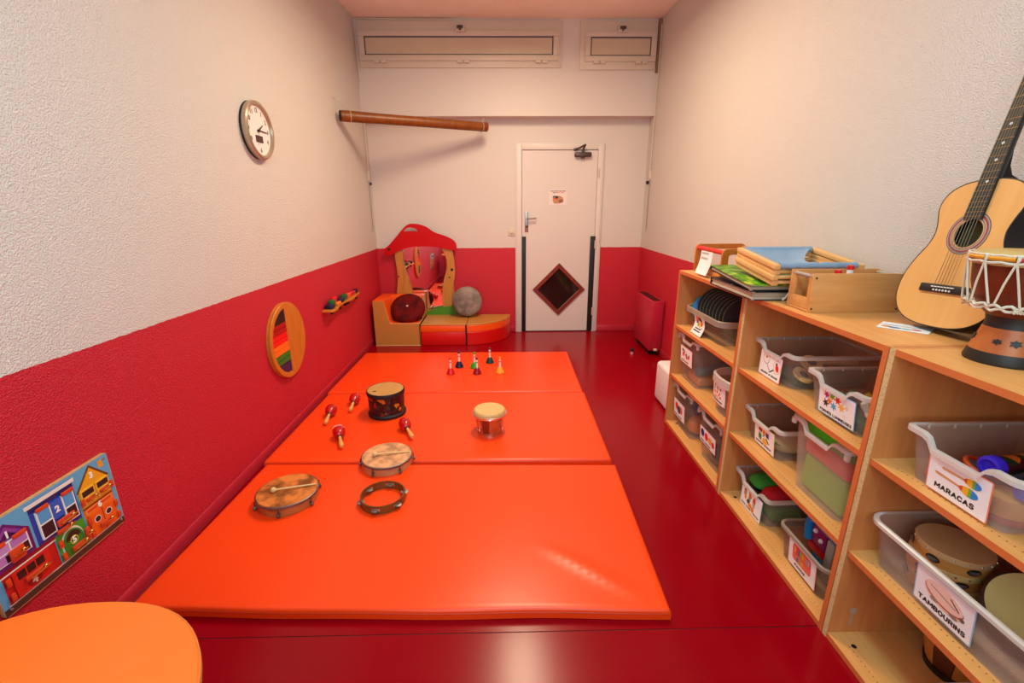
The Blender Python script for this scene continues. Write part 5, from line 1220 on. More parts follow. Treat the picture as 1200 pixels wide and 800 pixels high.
# middle unit
for k, (x, y, r0, lab) in enumerate(((1.255, 1.82, 0.3, 'wooden paddle rattle lying nearest the front of the top middle tray'), (1.330, 1.872, -0.15, 'wooden paddle rattle lying behind the first in the top middle tray'))):
    t = thing('paddle_rattle', lab, 'rattle', (x, y, S1 + 0.058 + 0.035 * k), (0.0, 0.03, r0))
    MB(M_STICK).lathe([(0.020, -0.006), (0.042, -0.006), (0.042, 0.006), (0.020, 0.006)], 24, T=TR(0, -0.03, 0, 0.5, 0, 0), close=True).build('ring', t)
    MB(M_STICK).cyl((0.04, -0.01, 0), (0.20, 0.0, 0), 0.010, 10, 0.012).build('handle', t)
    MB(M_DKMET).lathe([(0, -0.004), (0.019, -0.004), (0.019, 0.004), (0, 0.004)], 20, T=TR(0, -0.03, 0, 0.5, 0, 0)).build('cymbal', t)
soft('green_cloth', 'dark green folded cloth in the top middle tray', 'cloth', 1.24, 1.52, 1.79, 2.00, S1 + 0.004, S1 + 0.028, '#2a5a3a', 0.01)
for k, (x, y, z, r, h, lab) in enumerate(((1.235, 1.395, 0.068, 0.045, '#e8dcc8', 'pale cream star shape in the light shapes tray'), (1.29, 1.44, 0.082, 0.045, '#e8d860', 'yellow star shape in the light shapes tray'), (1.32, 1.400, 0.072, 0.045, '#cfd8c8', 'milky white star shape in the light shapes tray'), (1.235, 1.51, 0.068, 0.045, '#4a7a58', 'green star shape in the light shapes tray'))):
    solo('star_shape', MB(col(h, 0.3)).prism(star(0, 0, r, k), -0.010, 0.010, bev=0.003), lab, 'shape', (x, y, S1 + z), (0.5 + 0.2 * k, 0.9, k), 'translucent star shapes')
soft('green_cloth', 'dark green cloth under the star shapes', 'cloth', 1.20, 1.50, 1.37, 1.58, S1 + 0.004, S1 + 0.02, '#2c5a44', 0.008)
soft('red_pad', 'red soft pad standing up in the second middle tray', 'toy', 1.34, 1.47, 1.82, 1.88, S2 + 0.004, S2 + 0.150, '#b0121a', 0.02, (0.15, 0, 0.2))
cs_ = thing('cream_bag', 'cream cloth bag with green scribble in the second middle tray', 'bag', (1.300, 1.862, S2 + 0.004))
MB(mat('cream_cloth', '#dcbc80', 0.8, var=0.1, bump=0.3, bscale=50)).ball((0, 0, 0.036), 0.085, 0.075, 0.036, 20, 12).build('bag', cs_)
MB(col('#2c8a4a')).tube([(-0.079, -0.02, 0.046), (-0.072, -0.03, 0.055), (-0.078, -0.036, 0.048), (-0.074, -0.042, 0.052), (-0.066, -0.05, 0.05)], 0.003, 5).build('scribble', cs_)
# jumbo tray cushions
soft('foam_cushion', 'green foam cushion at the bottom of the jumbo tray', 'cushion', 1.195, 1.515, 1.372, 1.606, S2 + 0.004, S2 + 0.150, '#8cc83a', 0.02)
soft('foam_cushion', 'red foam cushion in the middle of the jumbo tray', 'cushion', 1.190, 1.520, 1.368, 1.610, S2 + 0.151, S2 + 0.225, '#f0584c', 0.02)
soft('foam_cushion', 'bright green foam cushion on top in the jumbo tray', 'cushion', 1.185, 1.525, 1.364, 1.614, S2 + 0.226, S2 + 0.296, '#46c01c', 0.02)
# bean bags
def bag(label, loc, rot, c1, c2, s=(0.085, 0.06, 0.034)):
    t = thing('bean_bag', label, 'bean bag', loc, rot, 'two coloured bean bags')
    a, b_, h = s
    for nm, c_, z0, z1 in (('bottom_half', c1, 0, h), ('top_half', c2, h, 2 * h)):
        n = 24; P = [(a * math.copysign(abs(math.cos(2 * PI * i / n)) ** 0.6, math.cos(2 * PI * i / n)), b_ * math.copysign(abs(math.sin(2 * PI * i / n)) ** 0.6, math.sin(2 * PI * i / n))) for i in range(n)]
        rings = [(0.55, 0.0), (0.85, 0.25), (1.0, 1.0)] if nm == 'bottom_half' else [(1.0, 0.0), (0.88, 0.65), (0.55, 0.95)]
        vs = [(x * s_, y * s_, z0 + (z1 - z0) * q) for s_, q in rings for x, y in P]; fs = [tuple(range(n)), tuple(range(2 * n, 3 * n))]
        for k in range(2):
            for i in range(n): fs.append((k * n + i, k * n + (i + 1) % n, (k + 1) * n + (i + 1) % n, (k + 1) * n + i))
        MB(col(c_, 0.75)).add(vs, fs).build(nm, t, angle=60)
bag('green and navy bean bag on top in the bottom middle tray', (1.285, 1.955, S0 + 0.082), (0.15, 0.05, 0.1), '#0e1a44', '#3c9a30', (0.075, 0.052, 0.036))
bag('red and navy bean bag beside the green and navy one', (1.318, 1.842, S0 + 0.082), (-0.05, 0.05, 0.12), '#0e1a44', '#c81020', (0.105, 0.058, 0.033))
soft('bean_bag', 'plain green bean bag at the bottom of the tray', 'bean bag', 1.235, 1.39, 1.79, 1.89, S0 + 0.004, S0 + 0.070, '#4a9a24', 0.025)
soft('bean_bag', 'navy bean bag at the back of the bottom middle tray', 'bean bag', 1.41, 1.54, 1.80, 2.00, S0 + 0.004, S0 + 0.10, '#141c3c', 0.03)
# blue toy
bt = thing('blue_toy', 'blue framed toy with purple face and red blocks in the bin', 'toy', (1.255, 1.484, S0 + 0.004), (0.0, 0.0, 0.0))
pth = [(0.0, 0.075, 0.10), (0.0, 0.085, 0.16), (0.0, 0.06, 0.195), (0.0, 0.0, 0.195), (0, -0.06, 0.190), (0, -0.095, 0.165), (0, -0.10, 0.04)]
MB(col('#1486d0', 0.35)).tube(smooth(pth, 4, False), 0.016, 10).build('handle_frame', bt)
bt.scale = (1.08, 1.08, 1.08)
MB(col('#1486d0', 0.35)).box(0.02, 0.22, -0.09, 0.08, 0.0, 0.17, 0.02, 3).build('body', bt)
MB(col('#8c1660', 0.35)).box(0.0, 0.02, -0.01, 0.068, 0.10, 0.182, 0.006).build('face_panel', bt)
for y, z in ((0.045, 0.155), (0.012, 0.135)): MB(M_WHITE).ball((-0.002, y, z), 0.009, seg=10, rings=8).build('knob', bt)
MB(col('#c8141c', 0.35)).box(-0.004, 0.018, -0.012, 0.07, 0.07, 0.098, 0.004).build('red_strip', bt)
MB(col('#b0b4ac', 0.4)).box(0.0, 0.02, -0.05, -0.014, 0.0, 0.165, 0.004).build('grey_panel', bt)
MB(col('#c8101c', 0.35)).box(-0.002, 0.02, -0.093, -0.055, 0.085, 0.13, 0.004).build('red_block', bt)
MB(col('#b80e1c', 0.35)).box(-0.002, 0.02, -0.093, -0.055, 0.04, 0.082, 0.004).build('red_block', bt)
# maracas tray
def shaker(label, loc, rz, L, r):
    t = thing('rain_shaker', label, 'shaker', loc, (0, 0, rz), 'shakers with purple caps')
    T = frame((0, 0, r), (0, 1, 0), (0, 0, 1), (1, 0, 0))
    MB(art_mat() if 'printed_dark' in _m else _m['printed_fruit_pattern']).lathe([(0, 0.01), (r * 0.88, 0.01), (r * 0.88, L - 0.01), (0, L - 0.01)], 24, T=T).build('tube', t)
    mb_ = MB(mat('purple_plastic', '#3a24b8', 0.3))
    mb_.lathe([(0, 0.004), (r * 0.62, 0.004), (r * 0.68, 0.0), (r * 0.95, 0.002), (r * 1.02, 0.01), (r * 1.02, 0.024), (r * 0.9, 0.028), (0, 0.028)], 28, T=T).build('cap', t)
    MB(_m['purple_plastic']).lathe([(0, L - 0.02), (r, L - 0.02), (r, L), (0, L)], 24, T=T).build('cap', t)
shaker('patterned shaker with purple cap on top in the MARACAS tray', (1.205, 0.985, S1 + 0.092), 0.12, 0.30, 0.027)
shaker('patterned shaker with purple cap lower right in the MARACAS tray', (1.215, 0.908, S1 + 0.072), 0.05, 0.28, 0.022)
ballt('orange ball at the left front of the MARACAS tray', (1.198, 1.088, S1 + 0.031), 0.026, '#e85a24')
sd = thing('small_drum', 'small orange drum with red base in the MARACAS tray', 'drum', (1.235, 0.945, S1 + 0.004))
MB(col('#e09a4c', 0.45)).lathe([(0, 0.018), (0.046, 0.018), (0.049, 0.04), (0.045, 0.062), (0, 0.064)], 28).build('shell', sd)
MB(col('#c0182c', 0.4)).lathe([(0, 0), (0.046, 0), (0.05, 0.018), (0, 0.018)], 28).build('base', sd)
rg = thing('orange_ring', 'orange ring behind the card in the MARACAS tray', 'ring', (1.27, 1.05, S1 + 0.075), (0.3, 0.2, 0))
MB(col('#e8501c', 0.4)).tube([(0.036 * math.cos(i * PI / 12), 0.036 * math.sin(i * PI / 12), 0) for i in range(24)], 0.006, 8, True).build('ring', rg)
soft('green_box', 'flat green box at the back of the MARACAS tray', 'box', 1.33, 1.50, 0.905, 1.0, S1 + 0.004, S1 + 0.085, '#128a40', 0.008, rough=0.4)
soft('green_box', 'bluish grey pad under the upper shaker', 'box', 1.29, 1.46, 1.01, 1.11, S1 + 0.004, S1 + 0.066, '#6a7890', 0.008, rough=0.5)
# tambourines
M_TW = wood('tambourine_wood', '#c07a34', '#d89a54', (1, 1, 4), 7, 0.35)
def tambourine(label, loc, rot, R, H, skin, studs):
    t = thing('tambourine', label, 'tambourine', loc, rot, 'stacked tambourines')
    MB(M_TW).lathe([(R - 0.008, 0), (R, 0), (R, H), (R - 0.008, H)], 48, close=True).build('frame', t)
    MB(skin).lathe([(0, H + 0.0012), (R - 0.001, H + 0.0012), (R + 0.0008, H - 0.001), (R + 0.0008, H - 0.015), (R + 0.0001, H - 0.015), (R - 0.0085, H + 0.0002), (0, H + 0.0002)], 48).build('head', t)
    for k in range(6):
        a = k * PI / 3 + 0.2
        sl = MB(M_BLACK); A = [a - 0.2 + 0.4 * i / 6 for i in range(7)]
        zc_ = H * 0.38; hh = [0.002, 0.008, 0.010, 0.0105, 0.010, 0.008, 0.002]
        vs = [((R + 0.0006) * math.cos(b_), (R + 0.0006) * math.sin(b_), zc_ + s_ * hh[i]) for s_ in (-1, 1) for i, b_ in enumerate(A)]
        vs += [((R - 0.004) * math.cos(b_), (R - 0.004) * math.sin(b_), zc_ + s_ * hh[i]) for s_ in (-1, 1) for i, b_ in enumerate(A)]
        fs = [(i, i + 1, 8 + i, 7 + i) for i in range(6)] + [(14 + i, 21 + i, 22 + i, 15 + i) for i in range(6)] + [(i, 14 + i, 15 + i, i + 1) for i in range(6)] + [(7 + i, 8 + i, 22 + i, 21 + i) for i in range(6)]
        sl.add(vs, fs).build('slot', t)
        j = MB(M_STEEL)
        for dz in (-0.003, 0.002): j.lathe([(0, 0), (0.014, 0), (0.015, 0.0008), (0.014, 0.0014), (0, 0.0016)], 14, T=TR((R - 0.006) * math.cos(a), (R - 0.006) * math.sin(a), zc_ + dz))
        j.build('jingle', t)
    sb = MB(M_CHROME)
    for k in range(18):
        a = k * PI / 9; sb.ball(((R + 0.001) * math.cos(a), (R + 0.001) * math.sin(a), H - 0.007), 0.0032, seg=6, rings=4)
    sb.build('studs', t, kind='stuff')
    return t
tx, tyy = 1.300, 1.084
tambourine('skin covered tambourine lowest of the stack in the TAMBOURINS tub', (tx, tyy - 0.005, S2 + 0.004), (0, 0, 0.3), 0.087, 0.048, M_SKIN, True)
tambourine('skin covered tambourine in the middle of the stack', (tx - 0.004, tyy, S2 + 0.0545), (0, 0, 1.0), 0.0875, 0.046, M_SKIN, True)
tambourine('skin covered tambourine on top of the stack', (tx, tyy - 0.004, S2 + 0.103), (0, 0, 0.1), 0.0865, 0.046, mat('pale_brown_skin', '#cda270', 0.5, var=0.1), True)
ld_ = thing('hand_drum', 'large hand drum with greenish skin leaning in the TAMBOURINS tub', 'drum', (1.335, 0.868, S2 + 0.102), (math.radians(22), math.radians(-20), 0))
RL = 0.112
MB(mat('dark_rim_wood', '#3a2018', 0.45)).lathe([(RL - 0.008, -0.045), (RL, -0.045), (RL + 0.002, 0.0), (RL - 0.004, 0.003), (RL - 0.008, 0.0)], 48, close=True).build('frame', ld_)
MB(mat('greenish_skin', '#dccb84', 0.5, var=0.12, vscale=12)).lathe([(0, 0.0035), (RL - 0.004, 0.0035), (RL - 0.004, 0.001), (0, 0.001)], 48).build('head', ld_)
# bottom of the near unit
bd2 = thing('barrel_drum', 'striped wooden barrel drum on the bottom near shelf', 'drum', (1.44, 1.085, 0.0225))
for k in range(10):
    a0, a1 = 2 * PI * k / 10 + 0.01, 2 * PI * (k + 1) / 10 - 0.01; vs = []
    for rr in (0, -0.01):
        for z, r in ((0.02, 0.078), (0.08, 0.092), (0.14, 0.098), (0.20, 0.092)):
            for i in range(3):
                a = a0 + (a1 - a0) * i / 2; vs.append(((r + rr) * math.cos(a), (r + rr) * math.sin(a), z))
    fs = []
    for h in (0, 12):
        for j in range(3):
            for i in range(2): fs.append((h + j * 3 + i, h + j * 3 + i + 1, h + j * 3 + i + 4, h + j * 3 + i + 3))
    fs += [(i, i + 1, 13 + i, 12 + i) for i in range(2)] + [(9 + i, 10 + i, 22 + i, 21 + i) for i in range(2)]
    for j in range(3): fs += [(3 * j, 3 * j + 3, 15 + 3 * j, 12 + 3 * j), (3 * j + 2, 3 * j + 5, 17 + 3 * j, 14 + 3 * j)]
    MB(wood('stave_dark', '#4a1c0c', '#5e2812', (4, 4, 1), 6, 0.35) if k % 2 else wood('stave_light', '#b8742c', '#c8863c', (4, 4, 1), 6, 0.35)).add(vs, fs).build('stave', bd2)
MB(M_BLACK).lathe([(0.06, 0), (0.08, 0), (0.083, 0.022), (0.07, 0.022)], 32, close=True).build('bottom_ring', bd2)
MB(M_SKIN).lathe([(0, 0.215), (0.09, 0.215), (0.1, 0.2), (0.09, 0.19), (0, 0.19)], 32).build('head', bd2)
bin_('small_bin', 'small clear bin on the bottom near shelf below the tambourines', (1.20, 0.765, S0), 0.36, 0.30, 0.125, 0.03, 0.01, 0.008, M_TRAYC, M_RIM, 0.0, 0.014)

# ---------------------------------------------------------------- on top of the shelves
ZT = 1.0615
rk = thing('wooden_rack', 'orange wooden rack with a red bar at the far shelf end', 'rack', (1.165, 2.44, ZT))
M_PLY = wood('orange_ply', '#b5621c', '#c8762a', (2, 2, 2), 6, 0.35)
def uframe(y, w_):
    o = rrect(0, 0.30, 0, 0.172, 0.028, 5); i_ = rrect(0.034, 0.266, 0.03, 0.142, 0.014, 5)
    b = bmesh.new()
    for P in (o, i_):
        V = [b.verts.new((p[0], 0, p[1])) for p in P]
        for k in range(len(V)): b.edges.new((V[k], V[(k + 1) % len(V)]))
    bmesh.ops.triangle_fill(b, edges=list(b.edges), use_beauty=True)
    ex = bmesh.ops.extrude_face_region(b, geom=list(b.faces))
    for v in [g for g in ex['geom'] if isinstance(g, bmesh.types.BMVert)]: v.co.y += w_
    for v in b.verts: v.co.y += y
    b.verts.index_update(); r = [tuple(v.co) for v in b.verts], [tuple(v.index for v in f.verts) for f in b.faces]; b.free(); return r
MB(M_PLY).add(*uframe(0.0, 0.016)).build('end_frame', rk)
MB(M_PLY).add(*uframe(0.345, 0.016)).build('end_frame', rk)
MB(mat('red_lacquer', '#d82018', 0.3)).cyl((0.017, 0.016, 0.150), (0.017, 0.345, 0.150), 0.013, 14).build('red_bar', rk)
MB(M_PLY).cyl((0.282, 0.016, 0.150), (0.282, 0.345, 0.150), 0.012, 12).cyl((0.017, 0.016, 0.018), (0.017, 0.345, 0.018), 0.010, 12).build('rail', rk)
pp = thing('hanging_paper', 'white paper sheet with faint print hanging on the red bar', 'paper', (1.165, 2.56, ZT))
def pap(u, v): return (0.0025 - 0.028 * (1 - v) ** 2 * 1.0 - 0.002 + 0.0005, 0.15 - 0.15 * u, 0.012 + 0.130 * v)
vs = []; n = 8
for k in range(n + 1):
    for u in (0, 1):
        p = pap(u, k / n); vs += [p, (p[0] + 0.0008, p[1], p[2])]
fs = []
for k in range(n):
    a, b_ = 4 * k, 4 * k + 4
    fs += [(a, a + 2, b_ + 2, b_), (a + 1, b_ + 1, b_ + 3, a + 3), (a, b_, b_ + 1, a + 1), (a + 2, a + 3, b_ + 3, b_ + 2)]
fs += [(0, 1, 3, 2), (4 * n, 4 * n + 2, 4 * n + 3, 4 * n + 1)]
MB(M_PAPER).add(vs, fs).build('sheet', pp)
mb = MB(col('#8a8680'))
for v, a, b_ in ((0.86, 0.10, 0.62), (0.64, 0.10, 0.66)):
    k = a
    while k < b_:
        q = [pap(k, v), pap(k + 0.05, v), pap(k + 0.05, v + 0.09), pap(k, v + 0.09)]
        mb.add([(x - 0.0006, y, z) for x, y, z in q] + [(x + 0.0002, y, z) for x, y, z in q], [(0, 1, 2, 3), (0, 1, 5, 4), (1, 2, 6, 5), (2, 3, 7, 6), (3, 0, 4, 7)]); k += 0.085
mb.build('lettering', pp)

def album(label, loc, rot, W_, L_, H_, cover, cm):
    t = thing('album', label, 'album', loc, rot)
    c = 0.004
    MB(cm).box(0, W_, 0, L_, H_ - c, H_, 0.0015).build('front_cover', t)
    MB(M_BLACK).box(0, W_, 0, L_, 0, c, 0.0015).build('back_cover', t)
    MB(M_BLACK).box(0, W_, L_ - c, L_, c + 0.0002, H_ - c - 0.0002).build('spine', t)
    pg = MB(mat('page_block', '#cdb49c', 0.8, var=0.12, vscale=60))
    k = 0; n = max(3, int((H_ - 2 * c) / 0.006))
    for k in range(n):
        z0 = c + 0.0003 + (H_ - 2 * c - 0.0006) * k / n; z1 = c + (H_ - 2 * c - 0.0006) * (k + 0.9) / n
        o_ = 0.004 * ((k * 7) % 3)
        pg.box(0.006 + o_ * 0.6, W_ - 0.008, 0.008 + o_, L_ - c - 0.0005, z0, z1)
    pg.build('pages', t)
    MB(M_STEEL).box(-0.0006, 0.012, -0.0006, 0.012, H_ - c - 0.0005, H_ + 0.0006, 0.001).box(-0.0006, 0.012, L_ * 0.45, L_ * 0.45 + 0.012, H_ - c - 0.0005, H_ + 0.0006, 0.001).box(-0.0006, 0.012, -0.0006, 0.012, -0.0004, c + 0.0006, 0.001).build('corner_clip', t)
    return t
def green_cover():
    m = mat('green_cover', '#4a8a1c', 0.4); nt = m.node_tree; b = nt.nodes['Principled BSDF']
    n = nt.nodes.new('ShaderNodeTexNoise'); n.inputs['Scale'].default_value = 22; n.inputs['Detail'].default_value = 4
    r = nt.nodes.new('ShaderNodeValToRGB'); e = r.color_ramp.elements
    e[0].position = 0.38; e[0].color = lin('#2c6414'); e[1].position = 0.68; e[1].color = lin('#c8c838'); k = e.new(0.55); k.color = lin('#6aa01e')
    tc = nt.nodes.new('ShaderNodeTexCoord'); nt.links.new(tc.outputs['Object'], n.inputs[0]); nt.links.new(n.outputs['Fac'], r.inputs[0]); nt.links.new(r.outputs[0], b.inputs['Base Color']); return m
album('thick black album lying under the green one on the shelf', (1.070, 1.925, ZT), (0, 0, -0.03), 0.36, 0.445, 0.038, None, M_BLACK)
ga = album('green covered album tilted on top of the black album', (1.062, 1.935, ZT + 0.0405), (math.radians(4.5), 0, -0.03), 0.36, 0.44, 0.024, None, green_cover())
MB(mat('ribbon_white', '#eee4d4', 0.7)).tube([(0.17, -0.004, 0.012), (0.165, -0.012, 0.0), (0.150, -0.014, -0.025), (0.135, -0.022, -0.032)], [0.003, 0.004, 0.004, 0.006], 6).build('ribbon', ga)

# stack of frames: four little wooden frames, the top one with blue cloth
def doll_frame(label, loc, rot, cloth, W_=0.36, L_=0.36):
    t = thing('doll_cot', label, 'doll cot', loc, rot, 'stacked doll cots')
    for x in (0, W_ - 0.026): MB(M_STICK2).box(x, x + 0.026, 0, L_, 0, 0.021, 0.003).build('rail', t)
    MB(M_STICK2).cyl((0.026, 0.018, 0.0105), (W_ - 0.026, 0.018, 0.0105), 0.009, 12).cyl((0.026, L_ - 0.018, 0.0105), (W_ - 0.026, L_ - 0.018, 0.0105), 0.009, 12).build('cross_bar', t)
    if cloth:
        def fn(u, v):
            x = 0.028 + (W_ - 0.056) * u; y = 0.016 + (L_ - 0.034) * v
            k = math.sin(PI * v); pull = k * (0.10 * u ** 3 - 0.012 * (1 - u) ** 2)
            return (x - pull, y, 0.024 - 0.062 * k ** 0.8 * (0.35 + 0.65 * math.sin(PI * min(1, 0.12 + 0.8 * u))) + 0.0022 * math.sin(u * 34 + 3 * v) * (1 - v) ** 2 + 0.002 * math.sin(u * 21 + 5 * v) * k)
        g = MB(mat('blue_denim', '#8ba0b8', 0.85, var=0.08, vscale=40, bump=0.2, bscale=300)).grid(fn, 40, 20).build('cloth', t, fix=False, angle=70)
        sd_ = g.modifiers.new('thick', 'SOLIDIFY'); sd_.thickness = 0.002; sd_.offset = 1
        MB(_m['blue_denim']).tube([(0.028 + (W_ - 0.056) * i / 20, 0.016, 0.013 + 0.0015 * math.sin(i * 1.7)) for i in range(21)], [0.0145 + 0.001 * math.sin(i * 2.3) for i in range(21)], 10).build('front_sleeve', t)
        MB(_m['blue_denim']).tube([(0.028 + (W_ - 0.056) * i / 20, L_ - 0.016, 0.013) for i in range(21)], 0.0145, 10).build('back_sleeve', t)
    return t
M_STICK2 = wood('frame_pine', '#dfa25c', '#ecb878', (9, 0.8, 9), 5, 0.45)
tl = math.radians(7.0)
for k, (lab, cl_, dx) in enumerate((('bare wooden doll cot lowest of the stack on the green album', False, 0.004), ('bare wooden doll cot second from the bottom of the stack', False, -0.004), ('bare wooden doll cot just under the blue cloth one', False, 0.006), ('wooden doll cot with blue cloth on top of the stack', True, 0.0))):
    zz = ZT + 0.0405 + 0.0245 + 0.004 + k * 0.0225
    doll_frame(lab, (1.118 + dx, 1.875 + (0.0 if k % 2 else 0.008) , zz + 0.002), (tl, 0, -0.02), cl_, 0.372, 0.345)

# open wooden box
ob = thing('open_box', 'open wooden carry box with dowel handles and peg tops', 'box', (1.163, 1.692, ZT), (0, 0, -0.03))
M_BXX = wood('box_ply', '#d08a4a', '#de9c5c', (0.8, 8, 8), 5, 0.4)
BL, BD, BHt = 0.345, 0.145, 0.148
MB(M_BXX).box(0, BL, 0, 0.010, 0, BHt, 0.0015).build('front_panel', ob)
MB(M_BXX).box(0, BL, BD - 0.010, BD, 0, BHt, 0.0015).build('back_panel', ob)
MB(M_BXX).box(0.0, BL, 0.0105, BD - 0.0105, 0.002, 0.01).build('bottom_panel', ob)
for x in (0.002, BL - 0.014): 
    MB(M_BXX).box(x, x + 0.012, 0.0105, BD - 0.0105, 0.0105, 0.052, 0.0015).build('end_board', ob)
    for q0 in (0.0105, BD - 0.026): MB(M_BXX).box(x, x + 0.012, q0, q0 + 0.0155, 0.0525, BHt - 0.004).build('end_post', ob)
    MB(M_STEEL if False else mat('grey_dowel', '#a59a8c', 0.4)).cyl((x + 0.006, 0.0105, BHt - 0.012), (x + 0.006, BD - 0.0105, BHt - 0.012), 0.0075, 12).build('dowel', ob)
MB(wood('inner_panel', '#c98848', '#d79a58', (8, 8, 0.8), 5, 0.45)).box(0.055, 0.063, 0.0105, BD - 0.0105, 0.0105, 0.120).build('divider', ob)
for x in (0.012, BL - 0.012):
    for z in (0.014, BHt - 0.016): MB(M_DKMET).lathe([(0, 0), (0.004, 0), (0.0035, 0.0015), (0, 0.002)], 10, T=FACE_YN(x, -0.0002, z)).build('screw', ob)
for lab, x, y, h in (('white peg with red cap at the left in the wooden box', 0.130, 0.055, 0.158), ('white peg with red cap at the right in the wooden box', 0.195, 0.080, 0.172)):
    w0 = ob.location; t = thing('capped_peg', lab, 'peg', (w0.x + x, w0.y + y, ZT + 0.0105), group='red capped pegs')
    MB(M_WHITE).lathe([(0, 0), (0.011, 0), (0.011, h - 0.03), (0, h - 0.03)], 16).build('stem', t)
    MB(mat('red_cap', '#d8161c', 0.35)).lathe([(0, h - 0.030), (0.0125, h - 0.030), (0.0125, h - 0.014), (0, h - 0.013)], 16).build('cap', t)
lf = thing('leaflet', 'flat printed leaflet lying in front of the guitar', 'paper', (1.335, 1.50, ZT + 0.0004), (0, 0, math.radians(-50)))
MB(M_PAPER).box(-0.03, 0.105, -0.075, 0.03, 0, 0.001).build('sheet', lf)
mb = MB(M_INK)
for x, y, a, b_, h in ((-0.008, -0.045, 0.016, 0.012, '#d8803c'), (0.015, -0.05, 0.018, 0.012, '#3c6ca0'), (0.045, -0.05, 0.014, 0.010, '#60a8b0'), (0.07, -0.045, 0.014, 0.009, '#c04030'), (0.0, -0.015, 0.03, 0.006, '#88a4c0'), (0.05, -0.015, 0.03, 0.005, '#b0a090')): mb.prism(ell(x, y, a, b_, 12), 0.001, 0.0014, m=col(h))
mb.build('picture', lf)

# ---------------------------------------------------------------- guitar
GS = 0.930
gu = Vector((0.20330528, 0.05416811, 0.97761586)); gv = Vector((-0.01296043, -0.99823212, 0.05800568)); gn = Vector((-0.97902962, 0.02446318, 0.20224382))
gc = Vector((1.42268295, 1.41283415, 1.35537192)) - GS * 0.30 * gu
gt = thing('guitar', 'acoustic guitar with pale top and dark sides leaning on the right wall', 'guitar', (0, 0, 0))
gt.matrix_world = frame(gc, gv, -gn, gu)
# local: x = viewer's right, y = into the body, z = up the neck
half = [(-0.30, 0.0), (-0.297, 0.06), (-0.283, 0.115), (-0.255, 0.155), (-0.215, 0.178), (-0.17, 0.184), (-0.12, 0.177), (-0.07, 0.156), (-0.03, 0.132), (0.0, 0.121), (0.03, 0.119), (0.065, 0.128), (0.10, 0.139), (0.135, 0.135), (0.162, 0.115), (0.180, 0.080), (0.188, 0.04), (0.190, 0.0)]
hs_ = [(a * GS, (b + 0.30) * GS) for b, a in half]
out_ = smooth(hs_, 3, False); out_ = out_ + [(-x, z) for x, z in reversed(out_[1:-1])]
TGt = frame((0, 0, 0), (1, 0, 0), (0, 0, 1), (0, -1, 0))      # prism plane (x,z), thickness toward viewer
zh = 0.318 * GS; HR = 0.043
b = bmesh.new()
for P in (out_, ell(0, zh, HR, HR, 32)):
    V = [b.verts.new((p[0], 0, p[1])) for p in P]
    for k in range(len(V)): b.edges.new((V[k], V[(k + 1) % len(V)]))
bmesh.ops.triangle_fill(b, edges=list(b.edges), use_beauty=True)
ex = bmesh.ops.extrude_face_region(b, geom=list(b.faces))
for v in [g for g in ex['geom'] if isinstance(g, bmesh.types.BMVert)]: v.co.y += 0.003
b.verts.index_update()
MB(wood('spruce_top', '#dfa25c', '#e6ac66', (9, 9, 0.5), 6, 0.3, 0.3)).add([tuple(v.co) for v in b.verts], [tuple(v.index for v in f.verts) for f in b.faces]).build('soundboard', gt, angle=50)
b.free()
n = len(out_); GD = 0.090 * GS
M_GSIDE = mat('dark_mahogany_gloss', '#1a0806', 0.3, spec=0.3)
so = [(p[0] * 1.008, p[1] * 1.008 - 0.001) for p in out_]
vs = [(p[0], 0.0004, p[1]) for p in so] + [(p[0], GD, p[1]) for p in so] + [(p[0] * 0.975, 0.0032, p[1] * 0.975 + 0.006) for p in out_] + [(p[0] * 0.975, GD - 0.004, p[1] * 0.975 + 0.006) for p in out_]
fs = []
for i in range(n):
    j = (i + 1) % n
    fs += [(i, j, n + j, n + i), (2 * n + i, 3 * n + i, 3 * n + j, 2 * n + j), (i, 2 * n + i, 2 * n + j, j)]
fs += [tuple(range(n, 2 * n)), tuple(range(3 * n, 4 * n))]
MB(M_GSIDE).add(vs, fs).build('back_and_sides', gt, angle=50)
MB(mat('inner_back', '#a89a6c', 0.6)).prism(ell(0, zh, 0.10, 0.10, 24), -GD + 0.0045, -GD + 0.006, T=TGt).build('inner_back', gt)
MB(M_BLACK).tube([(p[0] * 1.004, 0.0002, p[1] * 1.004) for p in out_], 0.0016, 5, True).build('binding', gt)
rs_ = MB(M_INK)
for r0, r1, h in ((0.0435, 0.0475, '#c89a64'), (0.0475, 0.050, '#6a5a60'), (0.050, 0.053, '#b8a090'), (0.053, 0.0575, '#a03028'), (0.0575, 0.060, '#6a5a60'), (0.060, 0.0625, '#b0988c'), (0.0625, 0.065, '#54484e')):
    rs_.lathe([(r0, 0.0001), (r1, 0.0001), (r1, 0.0009), (r0, 0.0009)], 48, col(h), TGt @ TR(0, zh, 0), close=True)
rs_.build('rosette', gt)
zb = (0.30 - 0.17) * GS
br = MB(M_BLACK).box(-0.088 * GS, 0.088 * GS, -0.009, -0.0002, zb - 0.013, zb + 0.013, 0.003).build('bridge', gt)
MB(M_WHITE).box(-0.038, 0.038, -0.012, -0.0088, zb + 0.003, zb + 0.006).build('saddle', br)
for k in range(6): MB(M_WHITE).ball((-0.027 + k * 0.0108, -0.0095, zb - 0.006), 0.0032, seg=8, rings=6).build('bridge_pin', br)
z12 = 0.49 * GS; zfe = zh + 0.041; znut = z12 + 0.325 * GS
fbw = lambda z: 0.0285 - 0.006 * (z - zfe) / (znut - zfe)
MB(M_BLACK).prism([(-fbw(zfe), zfe), (fbw(zfe), zfe), (fbw(znut), znut), (-fbw(znut), znut)], 0.0002, 0.007, T=TGt).build('fingerboard', gt)
sc_ = znut - zb
frm = [znut - sc_ * (1 - 2 ** (-k / 12)) for k in range(1, 20)]
